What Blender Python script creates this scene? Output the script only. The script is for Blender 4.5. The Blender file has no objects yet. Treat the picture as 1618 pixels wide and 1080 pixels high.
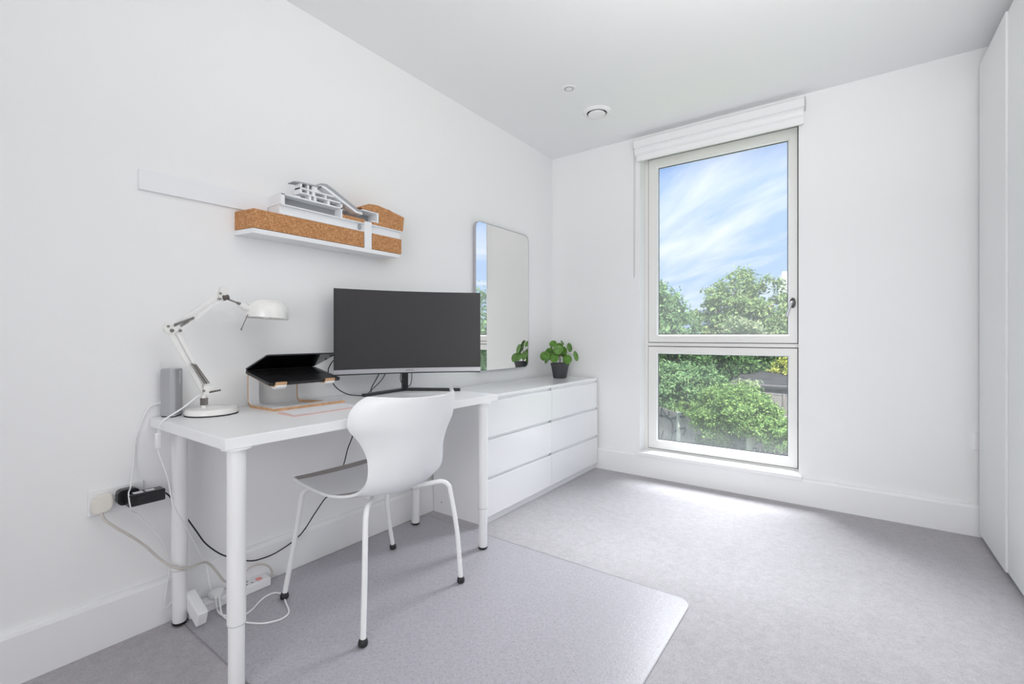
import bpy, bmesh, math, random
from mathutils import Vector, Matrix

random.seed(7)
SC = bpy.context.scene
COL = SC.collection
PI = math.pi
rad = math.radians

# ---------------------------------------------------------------- camera
cam_d = bpy.data.cameras.new('camera')
cam = bpy.data.objects.new('camera', cam_d)
COL.objects.link(cam)
cam.location = (0, 0, 1.05)
cam.rotation_euler = (rad(90), 0, math.atan2(531, 732.7))
cam_d.sensor_fit = 'HORIZONTAL'
cam_d.sensor_width = 36.0
cam_d.lens = 732.7 / 1618 * 36.0
cam_d.shift_y = -(540 - 531) / 1618.0
cam_d.clip_start = 0.02
cam_d.clip_end = 400
SC.camera = cam

# ---------------------------------------------------------------- view, sampling
SC.view_settings.view_transform = 'Standard'
SC.view_settings.look = 'None'
SC.view_settings.gamma = 1.0
SC.view_settings.exposure = 0.12
SC.view_settings.use_curve_mapping = False
SC.cycles.max_bounces = 14
SC.cycles.diffuse_bounces = 8
SC.cycles.glossy_bounces = 6
SC.cycles.transparent_max_bounces = 16
SC.cycles.caustics_reflective = False
SC.cycles.use_denoising = True

# ---------------------------------------------------------------- sky
world = bpy.data.worlds.new('sky')
SC.world = world
world.use_nodes = True
wn, wl = world.node_tree.nodes, world.node_tree.links
for n in list(wn):
    wn.remove(n)
w_out = wn.new('ShaderNodeOutputWorld')
w_bg = wn.new('ShaderNodeBackground')
w_bg.inputs['Strength'].default_value = 1.0
w_tc = wn.new('ShaderNodeTexCoord')
w_sep = wn.new('ShaderNodeSeparateXYZ')
wl.new(w_tc.outputs['Generated'], w_sep.inputs[0])


def wmath(op, a, b=None, clamp=False):
    n = wn.new('ShaderNodeMath')
    n.operation = op
    n.use_clamp = clamp
    for i, v in enumerate((a, b)):
        if v is None:
            continue
        if isinstance(v, (int, float)):
            n.inputs[i].default_value = v
        else:
            wl.new(v, n.inputs[i])
    return n.outputs[0]


w_ramp = wn.new('ShaderNodeValToRGB')
wl.new(wmath('MULTIPLY_ADD', w_sep.outputs[2], 1.0), w_ramp.inputs[0])
cr = w_ramp.color_ramp
cr.elements[0].position = 0.0
cr.elements[0].color = (0.86, 0.91, 0.98, 1)
cr.elements[1].position = 1.0
cr.elements[1].color = (0.22, 0.42, 0.86, 1)
for p_, c_ in ((0.12, (0.82, 0.89, 0.99, 1)), (0.30, (0.60, 0.73, 0.98, 1)), (0.55, (0.44, 0.60, 0.94, 1))):
    e_ = cr.elements.new(p_)
    e_.color = c_
den = wmath('ADD', wmath('MAXIMUM', w_sep.outputs[2], 0.0), 0.12)
w_cmb = wn.new('ShaderNodeCombineXYZ')
wl.new(wmath('DIVIDE', w_sep.outputs[0], den), w_cmb.inputs[0])
wl.new(wmath('DIVIDE', w_sep.outputs[1], den), w_cmb.inputs[1])
w_map = wn.new('ShaderNodeMapping')
w_map.vector_type = 'TEXTURE'
w_map.inputs['Rotation'].default_value = (0, 0, rad(-47))
w_map.inputs['Scale'].default_value = (3.2, 0.85, 1)
wl.new(w_cmb.outputs[0], w_map.inputs[0])
w_noise = wn.new('ShaderNodeTexNoise')
w_noise.inputs['Scale'].default_value = 1.9
w_noise.inputs['Detail'].default_value = 7
w_noise.inputs['Roughness'].default_value = 0.55
w_noise.inputs['Distortion'].default_value = 0.35
wl.new(w_map.outputs[0], w_noise.inputs['Vector'])
w_cr = wn.new('ShaderNodeValToRGB')
w_cr.color_ramp.elements[0].position = 0.44
w_cr.color_ramp.elements[1].position = 0.70
wl.new(w_noise.outputs[0], w_cr.inputs[0])
w_mix = wn.new('ShaderNodeMixRGB')
w_mix.inputs[2].default_value = (0.92, 0.95, 1.0, 1)
wl.new(wmath('MULTIPLY', w_cr.outputs[0], 0.85), w_mix.inputs[0])
wl.new(w_ramp.outputs[0], w_mix.inputs[1])
w_mix2 = wn.new('ShaderNodeMixRGB')          # below the horizon: ground tone
w_mix2.inputs[2].default_value = (0.30, 0.33, 0.27, 1)
wl.new(wmath('MULTIPLY', w_sep.outputs[2], -12.0, True), w_mix2.inputs[0])
wl.new(w_mix.outputs[0], w_mix2.inputs[1])
wl.new(w_mix2.outputs[0], w_bg.inputs[0])
wl.new(w_bg.outputs[0], w_out.inputs[0])


# ---------------------------------------------------------------- lights
def light(name, kind, loc, target, energy, size=None, size_y=None, color=(1, 1, 1)):
    d = bpy.data.lights.new(name, kind)
    d.energy = energy
    d.color = color
    if kind == 'AREA':
        d.shape = 'RECTANGLE'
        d.size = size
        d.size_y = size_y or size
    o = bpy.data.objects.new(name, d)
    o.location = loc
    o.rotation_euler = (Vector(target) - Vector(loc)).to_track_quat('-Z', 'Y').to_euler()
    COL.objects.link(o)
    return o


sun = light('sun', 'SUN', (3, -4, 12), (-3.0, 3.0, 0.0), 8.5, color=(1.0, 0.96, 0.88))
sun.data.angle = rad(3)
light('daylight_boost', 'AREA', (-1.4, 7.3, 5.8), (-0.7, 3.5, 1.1), 2200, 5.6, 3.0, (0.96, 0.98, 1.0))  # area light added outside, above the window, to strengthen its daylight
# added fill panels with no real source: behind the camera, and facing the ceiling
rear = light('rear_fill_panel', 'AREA', (0.32, -1.85, 1.3), (0.2, 3.0, 1.3), 28, 1.6, 2.2, (0.985, 0.99, 1.0))
rear.data.spread = rad(115)
light('bounce_fill_panel', 'AREA', (0.1, 1.1, 1.75), (0.1, 1.101, 4.0), 17, 0.9, 0.9, (1.0, 0.985, 0.97))


# ---------------------------------------------------------------- materials
def nodes_of(name):
    m = bpy.data.materials.new(name)
    m.use_nodes = True
    return m, m.node_tree.nodes, m.node_tree.links, m.node_tree.nodes['Principled BSDF']


def mat(name, col, rough=0.5, metal=0.0, spec=0.5, bump=None, var=None, coat=0.0):
    """plain procedural material; bump=(scale, strength), var=(scale, amount)"""
    m, n, l, b = nodes_of(name)
    b.inputs['Base Color'].default_value = (*col, 1)
    b.inputs['Roughness'].default_value = rough
    b.inputs['Metallic'].default_value = metal
    b.inputs['Specular IOR Level'].default_value = spec
    b.inputs['Coat Weight'].default_value = coat
    b.inputs['Coat Roughness'].default_value = 0.08
    tc = n.new('ShaderNodeTexCoord')
    if var:
        t = n.new('ShaderNodeTexNoise')
        t.inputs['Scale'].default_value = var[0]
        t.inputs['Detail'].default_value = 4
        l.new(tc.outputs['Object'], t.inputs['Vector'])
        r = n.new('ShaderNodeValToRGB')
        a = var[1]
        r.color_ramp.elements[0].position = 0.3
        r.color_ramp.elements[1].position = 0.7
        r.color_ramp.elements[0].color = (*[c * (1 - a) for c in col], 1)
        r.color_ramp.elements[1].color = (*[min(1, c * (1 + a)) for c in col], 1)
        l.new(t.outputs[0], r.inputs[0])
        l.new(r.outputs[0], b.inputs['Base Color'])
    if bump:
        t = n.new('ShaderNodeTexNoise')
        t.inputs['Scale'].default_value = bump[0]
        t.inputs['Detail'].default_value = 3
        l.new(tc.outputs['Object'], t.inputs['Vector'])
        bp = n.new('ShaderNodeBump')
        bp.inputs['Strength'].default_value = bump[1]
        bp.inputs['Distance'].default_value = 0.002
        l.new(t.outputs[0], bp.inputs['Height'])
        l.new(bp.outputs[0], b.inputs['Normal'])
    return m


M = {}
M['wall'] = mat('wall_paint', (0.86, 0.86, 0.862), 0.65, spec=0.25, bump=(140, 0.05))
M['ceiling'] = mat('ceiling_paint', (0.85, 0.855, 0.86), 0.75, spec=0.2, bump=(120, 0.05))
M['trim'] = mat('trim_paint', (0.86, 0.86, 0.865), 0.38, bump=(60, 0.02))
M['frame'] = mat('window_frame_paint', (0.80, 0.79, 0.77), 0.35)
M['gasket'] = mat('black_gasket', (0.02, 0.02, 0.022), 0.6)
M['laminate'] = mat('white_laminate', (0.84, 0.842, 0.85), 0.34, bump=(300, 0.02))
M['gloss'] = mat('white_gloss_foil', (0.86, 0.868, 0.88), 0.16, bump=(25, 0.015))
M['wardrobe'] = mat('wardrobe_foil', (0.78, 0.79, 0.785), 0.42, bump=(200, 0.03))
M['shadow_gap'] = mat('fitting_and_gap_shade', (0.55, 0.55, 0.55), 0.6)  # grey painted for shade inside gaps; the cord and brackets share it
M['white_metal'] = mat('white_powder_coat', (0.84, 0.84, 0.845), 0.34, bump=(400, 0.02))
M['chair'] = mat('white_moulded_plastic', (0.82, 0.825, 0.84), 0.36, bump=(500, 0.03))
M['seat_inner'] = mat('taupe_seat_inner', (0.40, 0.365, 0.35), 0.6, bump=(400, 0.1))
M['rubber'] = mat('black_rubber', (0.012, 0.012, 0.013), 0.5)
M['black'] = mat('black_plastic', (0.018, 0.018, 0.02), 0.38)
M['adapter'] = mat('glossy_black_plastic', (0.012, 0.012, 0.014), 0.2)
M['bezel'] = mat('monitor_black', (0.03, 0.03, 0.032), 0.42)
M['screen'] = mat('monitor_matte_screen', (0.038, 0.036, 0.038), 0.42, spec=0.35)
M['silver'] = mat('silver_trim', (0.52, 0.52, 0.55), 0.35, metal=0.6)
M['alu_dark'] = mat('dark_grey_aluminium', (0.028, 0.028, 0.031), 0.34, metal=0.3)
M['glass_screen'] = mat('laptop_glass', (0.004, 0.004, 0.005), 0.06, spec=0.5)
M['key_black'] = mat('black_keys', (0.012, 0.012, 0.013), 0.5)
M['wood'] = mat('beech_plywood_edge', (0.60, 0.36, 0.20), 0.5, var=(60, 0.2))
M['rose'] = mat('rose_gold_metal', (0.78, 0.56, 0.53), 0.35, metal=0.35)
M['key_white'] = mat('white_keys', (0.82, 0.82, 0.85), 0.45)
M['lamp'] = mat('lamp_enamel', (0.84, 0.83, 0.81), 0.22, coat=0.3)
M['steel'] = mat('spring_steel', (0.27, 0.25, 0.24), 0.35, metal=0.85)
M['knob'] = mat('dark_brown_knob', (0.10, 0.085, 0.075), 0.45, bump=(300, 0.1))
M['cream'] = mat('cream_plastic', (0.80, 0.76, 0.70), 0.4)
M['cable_grey'] = mat('greige_cable', (0.58, 0.54, 0.50), 0.5)
M['cable_white'] = mat('white_cable', (0.84, 0.84, 0.84), 0.4)
M['plastic'] = mat('white_plastic', (0.84, 0.84, 0.845), 0.3)
M['sticker'] = mat('paper_label', (0.72, 0.72, 0.74), 0.6)
M['red'] = mat('pink_red_neon', (0.80, 0.30, 0.28), 0.4)
M['speaker'] = mat('speaker_grey', (0.40, 0.40, 0.43), 0.55, bump=(900, 0.1))
M['model_white'] = mat('white_model_card', (0.83, 0.84, 0.86), 0.6)
M['model_grey'] = mat('shaded_grey_card', (0.37, 0.38, 0.40), 0.65)  # card grey, darkened to paint in shade inside the model's recesses
M['pot'] = mat('dark_grey_pot', (0.055, 0.056, 0.062), 0.55, bump=(80, 0.1))
M['soil'] = mat('dark_soil', (0.02, 0.014, 0.01), 0.9, bump=(150, 0.8))
M['stem'] = mat('plant_stem', (0.10, 0.035, 0.03), 0.5)
M['petiole'] = mat('plant_petiole', (0.22, 0.30, 0.10), 0.5)
M['leaf'] = mat('pilea_leaf', (0.10, 0.24, 0.03), 0.32, var=(45, 0.35))
M['concrete'] = mat('concrete', (0.52, 0.51, 0.48), 0.8, var=(6, 0.12))
M['board'] = mat('weathered_fence_wood', (0.29, 0.25, 0.245), 0.8, var=(3.0, 0.28))
M['slat'] = mat('weathered_slat_wood', (0.33, 0.30, 0.30), 0.8, var=(4.0, 0.2))
M['felt'] = mat('dark_roof_felt', (0.045, 0.045, 0.05), 0.9, var=(3, 0.3))
M['paint_black'] = mat('faded_spray_paint', (0.07, 0.07, 0.085), 0.7)
M['grass'] = mat('ground_grass', (0.12, 0.18, 0.06), 0.9, var=(1.5, 0.4))
M['brick'] = mat('pale_render', (0.62, 0.58, 0.60), 0.8)
M['roof'] = mat('grey_roof', (0.36, 0.34, 0.38), 0.8)
M['bark'] = mat('bark', (0.12, 0.09, 0.065), 0.9, bump=(20, 0.6))


def carpet_mat():
    m, n, l, b = nodes_of('grey_carpet')
    tc = n.new('ShaderNodeTexCoord')
    big = n.new('ShaderNodeTexNoise')
    big.inputs['Scale'].default_value = 2.3
    big.inputs['Detail'].default_value = 3
    fine = n.new('ShaderNodeTexNoise')
    fine.inputs['Scale'].default_value = 230
    fine.inputs['Detail'].default_value = 3
    fine.inputs['Roughness'].default_value = 0.7
    mid = n.new('ShaderNodeTexNoise')
    mid.inputs['Scale'].default_value = 38
    mid.inputs['Detail'].default_value = 5
    for t in (big, fine, mid):
        l.new(tc.outputs['Object'], t.inputs['Vector'])
    a = n.new('ShaderNodeMath')
    a.operation = 'MULTIPLY_ADD'
    a.inputs[1].default_value = 0.12
    l.new(big.outputs[0], a.inputs[0])
    f2 = n.new('ShaderNodeMath')
    f2.operation = 'MULTIPLY_ADD'
    f2.inputs[1].default_value = 0.64
    l.new(fine.outputs[0], f2.inputs[0])
    m2 = n.new('ShaderNodeMath')
    m2.operation = 'MULTIPLY'
    m2.inputs[1].default_value = 0.24
    l.new(mid.outputs[0], m2.inputs[0])
    l.new(m2.outputs[0], f2.inputs[2])
    l.new(f2.outputs[0], a.inputs[2])
    r = n.new('ShaderNodeValToRGB')
    r.color_ramp.elements[0].position = 0.34
    r.color_ramp.elements[1].position = 0.66
    r.color_ramp.elements[0].color = (0.335, 0.32, 0.338, 1)
    r.color_ramp.elements[1].color = (0.515, 0.495, 0.525, 1)
    l.new(a.outputs[0], r.inputs[0])
    l.new(r.outputs[0], b.inputs['Base Color'])
    b.inputs['Roughness'].default_value = 0.95
    b.inputs['Specular IOR Level'].default_value = 0.1
    b.inputs['Sheen Weight'].default_value = 0.25
    b.inputs['Sheen Roughness'].default_value = 0.4
    bp = n.new('ShaderNodeBump')
    bp.inputs['Strength'].default_value = 0.5
    bp.inputs['Distance'].default_value = 0.004
    l.new(fine.outputs[0], bp.inputs['Height'])
    l.new(bp.outputs[0], b.inputs['Normal'])
    return m


def mat_mat():
    """clear vinyl chair mat over grey carpet: small studs in rows, soft gloss"""
    m, n, l, b = nodes_of('vinyl_chair_mat')
    tc = n.new('ShaderNodeTexCoord')
    v = n.new('ShaderNodeTexVoronoi')
    v.voronoi_dimensions = '2D'
    v.inputs['Scale'].default_value = 34
    v.inputs['Randomness'].default_value = 0.25
    l.new(tc.outputs['Object'], v.inputs['Vector'])
    dot = n.new('ShaderNodeValToRGB')
    dot.color_ramp.elements[0].position = 0.05
    dot.color_ramp.elements[1].position = 0.13
    dot.color_ramp.elements[0].color = (1, 1, 1, 1)
    dot.color_ramp.elements[1].color = (0, 0, 0, 1)
    l.new(v.outputs['Distance'], dot.inputs[0])
    t = n.new('ShaderNodeTexNoise')
    t.inputs['Scale'].default_value = 160
    t.inputs['Detail'].default_value = 4
    l.new(tc.outputs['Object'], t.inputs['Vector'])
    r = n.new('ShaderNodeValToRGB')
    r.color_ramp.elements[0].position = 0.35
    r.color_ramp.elements[1].position = 0.65
    r.color_ramp.elements[0].color = (0.35, 0.337, 0.37, 1)
    r.color_ramp.elements[1].color = (0.425, 0.41, 0.447, 1)
    l.new(t.outputs[0], r.inputs[0])
    mx = n.new('ShaderNodeMixRGB')
    mx.inputs[2].default_value = (0.20, 0.19, 0.21, 1)
    fac = n.new('ShaderNodeMath')
    fac.operation = 'MULTIPLY'
    fac.inputs[1].default_value = 0.45
    l.new(dot.outputs[0], fac.inputs[0])
    l.new(fac.outputs[0], mx.inputs[0])
    l.new(r.outputs[0], mx.inputs[1])
    l.new(mx.outputs[0], b.inputs['Base Color'])
    b.inputs['Roughness'].default_value = 0.30
    b.inputs['Specular IOR Level'].default_value = 0.5
    bp = n.new('ShaderNodeBump')
    bp.inputs['Strength'].default_value = 0.25
    bp.inputs['Distance'].default_value = 0.0015
    l.new(dot.outputs[0], bp.inputs['Height'])
    l.new(bp.outputs[0], b.inputs['Normal'])
    return m


def cork_mat():
    m, n, l, b = nodes_of('cork')
    tc = n.new('ShaderNodeTexCoord')
    v = n.new('ShaderNodeTexVoronoi')
    v.inputs['Scale'].default_value = 190
    l.new(tc.outputs['Object'], v.inputs['Vector'])
    t = n.new('ShaderNodeTexNoise')
    t.inputs['Scale'].default_value = 70
    t.inputs['Detail'].default_value = 6
    t.inputs['Roughness'].default_value = 0.7
    l.new(tc.outputs['Object'], t.inputs['Vector'])
    mx = n.new('ShaderNodeMixRGB')
    mx.inputs[0].default_value = 0.55
    l.new(v.outputs['Color'], mx.inputs[1])
    l.new(t.outputs[0], mx.inputs[2])
    r = n.new('ShaderNodeValToRGB')
    e = r.color_ramp.elements
    e[0].position = 0.25
    e[0].color = (0.36, 0.165, 0.065, 1)
    e[1].position = 0.75
    e[1].color = (0.68, 0.38, 0.20, 1)
    k = e.new(0.5)
    k.color = (0.50, 0.245, 0.105, 1)
    l.new(mx.outputs[0], r.inputs[0])
    l.new(r.outputs[0], b.inputs['Base Color'])
    b.inputs['Roughness'].default_value = 0.85
    b.inputs['Specular IOR Level'].default_value = 0.2
    bp = n.new('ShaderNodeBump')
    bp.inputs['Strength'].default_value = 0.5
    bp.inputs['Distance'].default_value = 0.003
    l.new(t.outputs[0], bp.inputs['Height'])
    l.new(bp.outputs[0], b.inputs['Normal'])
    return m


def glass_mat(name, haze, haze_low, zlow=0.25, zhigh=0.5, refl=0.06):
    """window glass: clear, a weak mirror, and a mixed-in pale haze that can thicken towards the bottom edge"""
    m, n, l, b = nodes_of(name)
    n.remove(b)
    out = n['Material Output']
    tr = n.new('ShaderNodeBsdfTransparent')
    tr.inputs[0].default_value = (0.97, 0.985, 0.98, 1)
    gl = n.new('ShaderNodeBsdfGlossy')
    gl.inputs['Roughness'].default_value = 0.01
    fr = n.new('ShaderNodeFresnel')
    fr.inputs[0].default_value = 1.45
    mx = n.new('ShaderNodeMixShader')
    l.new(fr.outputs[0], mx.inputs[0])
    l.new(tr.outputs[0], mx.inputs[1])
    l.new(gl.outputs[0], mx.inputs[2])
    df = n.new('ShaderNodeBsdfDiffuse')
    df.inputs[0].default_value = (0.75, 0.77, 0.78, 1)
    tl = n.new('ShaderNodeBsdfTranslucent')
    tl.inputs[0].default_value = (0.75, 0.78, 0.80, 1)
    ds = n.new('ShaderNodeMixShader')
    ds.inputs[0].default_value = 0.5
    l.new(df.outputs[0], ds.inputs[1])
    l.new(tl.outputs[0], ds.inputs[2])
    g = n.new('ShaderNodeNewGeometry')
    sp = n.new('ShaderNodeSeparateXYZ')
    l.new(g.outputs['Position'], sp.inputs[0])
    mr = n.new('ShaderNodeMapRange')
    mr.inputs['From Min'].default_value = zlow
    mr.inputs['From Max'].default_value = zhigh
    mr.inputs['To Min'].default_value = haze_low
    mr.inputs['To Max'].default_value = haze
    mr.interpolation_type = 'SMOOTHSTEP'
    l.new(sp.outputs[2], mr.inputs[0])
    mx2 = n.new('ShaderNodeMixShader')
    l.new(mr.outputs[0], mx2.inputs[0])
    l.new(mx.outputs[0], mx2.inputs[1])
    l.new(ds.outputs[0], mx2.inputs[2])
    l.new(mx2.outputs[0], out.inputs[0])
    return m


def foliage_mat(name, dark, light_c, warm=None):
    m, n, l, b = nodes_of(name)
    n.remove(b)
    out = n['Material Output']
    g = n.new('ShaderNodeNewGeometry')
    r = n.new('ShaderNodeValToRGB')
    e = r.color_ramp.elements
    e[0].color = (*dark, 1)
    e[1].color = (*light_c, 1)
    if warm:
        k = e.new(0.93)
        k.color = (*light_c, 1)
        e[2].color = (*warm, 1)
    l.new(g.outputs['Random Per Island'], r.inputs[0])
    df = n.new('ShaderNodeBsdfDiffuse')
    tl = n.new('ShaderNodeBsdfTranslucent')
    l.new(r.outputs[0], df.inputs[0])
    l.new(r.outputs[0], tl.inputs[0])
    mx = n.new('ShaderNodeMixShader')
    mx.inputs[0].default_value = 0.4
    l.new(df.outputs[0], mx.inputs[1])
    l.new(tl.outputs[0], mx.inputs[2])
    l.new(mx.outputs[0], out.inputs[0])
    return m


def mirror_mat():
    m, n, l, b = nodes_of('mirror_silver')
    b.inputs['Base Color'].default_value = (0.90, 0.90, 0.875, 1)
    b.inputs['Metallic'].default_value = 1.0
    b.inputs['Roughness'].default_value = 0.0
    return m


M['carpet'] = carpet_mat()
M['mat'] = mat_mat()
M['mat_edge'] = mat('mat_edge_shade', (0.25, 0.24, 0.26), 0.35)
M['cork'] = cork_mat()
M['mirror'] = mirror_mat()
M['glass_up'] = glass_mat('upper_window_glass', 0.10, 0.10)  # even haze put into the upper pane to wash out the view
M['glass_low'] = glass_mat('lower_window_glass', 0.06, 0.15, 0.24, 0.46)
M['fol_tree'] = foliage_mat('tree_leaves', (0.14, 0.24, 0.09), (0.42, 0.54, 0.26), (0.58, 0.54, 0.30))
M['fol_left'] = foliage_mat('green_tree_leaves', (0.11, 0.23, 0.10), (0.36, 0.52, 0.26))
M['fol_pale'] = foliage_mat('pale_shrub_leaves', (0.32, 0.40, 0.24), (0.56, 0.62, 0.40))
M['fol_dark'] = foliage_mat('dark_shrub_leaves', (0.07, 0.16, 0.07), (0.26, 0.42, 0.17))
M['fol_ivy'] = foliage_mat('ivy_leaves', (0.075, 0.165, 0.06), (0.34, 0.48, 0.17))
M['fol_yellow'] = foliage_mat('golden_shrub_leaves', (0.40, 0.46, 0.10), (0.78, 0.78, 0.25))


# ---------------------------------------------------------------- mesh helpers
def new():
    return bmesh.new()


def box(bm, lo, hi, bev=0.0, seg=2, rot=None, mi=0):
    """axis-aligned box lo..hi; rot=(matrix3, pivot) turns it"""
    lo, hi = Vector(lo), Vector(hi)
    c, d = (lo + hi) / 2, hi - lo
    r = bmesh.ops.create_cube(bm, size=1.0)
    vs = r['verts']
    for v in vs:
        v.co = Vector((v.co.x * d.x, v.co.y * d.y, v.co.z * d.z)) + c
    fs = {f for v in vs for f in v.link_faces}
    for f in fs:
        f.material_index = mi
    if bev > 0:
        es = list({e for v in vs for e in v.link_edges})
        rr = bmesh.ops.bevel(bm, geom=es, offset=bev, segments=seg, affect='EDGES', profile=0.5)
        vs = list({v for f in rr['faces'] for v in f.verts} | {v for v in vs if v.is_valid})
    if rot:
        m3, piv = rot
        piv = Vector(piv)
        for v in vs:
            v.co = m3 @ (v.co - piv) + piv
    return vs


def prism(bm, poly, axis, a, b, mi_cap=0, mi_side=0):
    """extrude a 2-D polygon along axis ('x','y','z') from a to b"""
    def pt(p, t):
        return {'x': (t, p[0], p[1]), 'y': (p[0], t, p[1]), 'z': (p[0], p[1], t)}[axis]
    va = [bm.verts.new(pt(p, a)) for p in poly]
    vb = [bm.verts.new(pt(p, b)) for p in poly]
    n = len(poly)
    f1, f2 = bm.faces.new(va), bm.faces.new(vb[::-1])
    f1.material_index = f2.material_index = mi_cap
    for i in range(n):
        f = bm.faces.new((va[i], vb[i], vb[(i + 1) % n], va[(i + 1) % n]))
        f.material_index = mi_side
    return va + vb


def smooth_path(pts, n=8):
    pts = [Vector(p) for p in pts]
    if len(pts) < 3:
        return pts
    out = []
    P = [2 * pts[0] - pts[1]] + pts + [2 * pts[-1] - pts[-2]]
    for i in range(1, len(P) - 2):
        p0, p1, p2, p3 = P[i - 1], P[i], P[i + 1], P[i + 2]
        for k in range(n):
            t = k / n
            out.append(0.5 * ((2 * p1) + (-p0 + p2) * t + (2 * p0 - 5 * p1 + 4 * p2 - p3) * t * t
                              + (-p0 + 3 * p1 - 3 * p2 + p3) * t ** 3))
    out.append(pts[-1])
    return out


def tube(bm, pts, r, seg=8, caps=True, mi=0):
    pts = [Vector(p) for p in pts]
    n = len(pts)
    rr = r if isinstance(r, (list, tuple)) else [r] * n
    tang = []
    for i in range(n):
        t = pts[min(i + 1, n - 1)] - pts[max(i - 1, 0)]
        tang.append(t.normalized() if t.length > 1e-9 else Vector((0, 0, 1)))
    up = Vector((0, 0, 1)) if abs(tang[0].z) < 0.9 else Vector((1, 0, 0))
    nrm = (up - tang[0] * up.dot(tang[0])).normalized()
    rings = []
    for i in range(n):
        nrm = (nrm - tang[i] * nrm.dot(tang[i]))
        nrm = nrm.normalized() if nrm.length > 1e-6 else tang[i].orthogonal().normalized()
        bi = tang[i].cross(nrm)
        rings.append([bm.verts.new(pts[i] + (nrm * math.cos(2 * PI * k / seg) + bi * math.sin(2 * PI * k / seg)) * rr[i])
                      for k in range(seg)])
    for i in range(n - 1):
        for k in range(seg):
            f = bm.faces.new((rings[i][k], rings[i][(k + 1) % seg], rings[i + 1][(k + 1) % seg], rings[i + 1][k]))
            f.material_index = mi
            f.smooth = True
    if caps:
        a = bm.faces.new(rings[0][::-1])
        b = bm.faces.new(rings[-1])
        a.material_index = b.material_index = mi
    return [v for g in rings for v in g]


def lathe(bm, prof, seg=32, centre=(0, 0, 0), m3=None, mi=0, smooth=True):
    """revolve [(r, z), ...] about z, placed at centre, optionally turned by m3"""
    c = Vector(centre)
    rings = []
    for r, z in prof:
        if r < 1e-6:
            p = Vector((0, 0, z))
            rings.append([bm.verts.new((m3 @ p if m3 else p) + c)])
            continue
        g = []
        for k in range(seg):
            p = Vector((r * math.cos(2 * PI * k / seg), r * math.sin(2 * PI * k / seg), z))
            g.append(bm.verts.new((m3 @ p if m3 else p) + c))
        rings.append(g)
    for a, b in zip(rings, rings[1:]):
        for k in range(seg):
            k2 = (k + 1) % seg
            if len(a) == 1 and len(b) == 1:
                continue
            if len(a) == 1:
                f = bm.faces.new((a[0], b[k2], b[k]))
            elif len(b) == 1:
                f = bm.faces.new((a[k], a[k2], b[0]))
            else:
                f = bm.faces.new((a[k], a[k2], b[k2], b[k]))
            f.smooth = smooth
            f.material_index = mi
    return rings


def rrect(w, h, r, seg=6, cx=0, cy=0):
    pts = []
    for qx, qy, a0 in ((w / 2 - r, h / 2 - r, 0), (-w / 2 + r, h / 2 - r, 90), (-w / 2 + r, -h / 2 + r, 180), (w / 2 - r, -h / 2 + r, 270)):
        for k in range(seg + 1):
            a = rad(a0 + 90 * k / seg)
            pts.append((cx + qx + r * math.cos(a), cy + qy + r * math.sin(a)))
    return pts


def abs_loc(o):
    p = Vector((0, 0, 0))
    while o:
        p += o.location
        o = o.parent
    return p


def put(name, bm, mats, parent=None, loc=None, smooth=False, kind=None, label=None):
    """link a bmesh given in world coordinates as ONE mesh object"""
    base = abs_loc(parent) if parent else Vector((0, 0, 0))
    off = Vector(loc) if loc is not None else base
    bmesh.ops.recalc_face_normals(bm, faces=bm.faces[:])
    bmesh.ops.translate(bm, verts=bm.verts[:], vec=-off)
    for e in bm.edges:
        if len(e.link_faces) == 2 and e.calc_face_angle(0) > 0.75:
            e.smooth = False
    me = bpy.data.meshes.new(name)
    bm.to_mesh(me)
    bm.free()
    if not isinstance(mats, (list, tuple)):
        mats = [mats]
    for m in mats:
        me.materials.append(m)
    if smooth:
        for p in me.polygons:
            p.use_smooth = True
    o = bpy.data.objects.new(name, me)
    COL.objects.link(o)
    o.location = off - base if parent else off
    if parent:
        o.parent = parent
    if kind:
        o['kind'] = kind
    if label:
        o['label'] = label
    return o


def thing(name, label, cat, loc, group=None):
    o = bpy.data.objects.new(name, None)
    COL.objects.link(o)
    o.location = loc
    o.empty_display_size = 0.05
    return tag(o, label, cat, group)


def tag(o, label, cat, group=None):
    o['label'] = label
    o['category'] = cat
    if group:
        o['group'] = group
    return o


def bxp(name, lo, hi, m, parent, bev=0.0, rot=None, label=None, seg=2):
    bm = new()
    box(bm, lo, hi, bev, seg, rot)
    return put(name, bm, m, parent, label=label)


def twin(o, parent, dloc=(0, 0, 0), name=None):
    c = o.copy()
    COL.objects.link(c)
    c.parent = parent
    c.location = Vector(o.location) + Vector(dloc)
    return c


def text_mesh(txt, size, m, parent, name, mw, depth=0.0004):
    """flat print: a text as mesh, placed by the 4x4 matrix mw (world)"""
    cu = bpy.data.curves.new(name, 'FONT')
    cu.body = txt
    cu.size = size
    cu.align_x = 'CENTER'
    cu.align_y = 'CENTER'
    cu.extrude = depth
    tmp = bpy.data.objects.new(name, cu)
    COL.objects.link(tmp)
    me = bpy.data.meshes.new_from_object(tmp.evaluated_get(bpy.context.evaluated_depsgraph_get()))
    bpy.data.objects.remove(tmp)
    bpy.data.curves.remove(cu)
    me.transform(Matrix.Translation(-abs_loc(parent)) @ mw)
    me.materials.clear()
    me.materials.append(m)
    o = bpy.data.objects.new(name, me)
    COL.objects.link(o)
    o.parent = parent
    return o


LW, WW, CZ, RW, FW = -2.05, 3.42, 2.562, 1.18, -1.9     # left wall, window wall, ceiling, right wall, wall behind the camera
OX0, OX1, OZ0, OZ1 = -1.28, -0.251, 0.160, 2.43           # window opening


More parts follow.
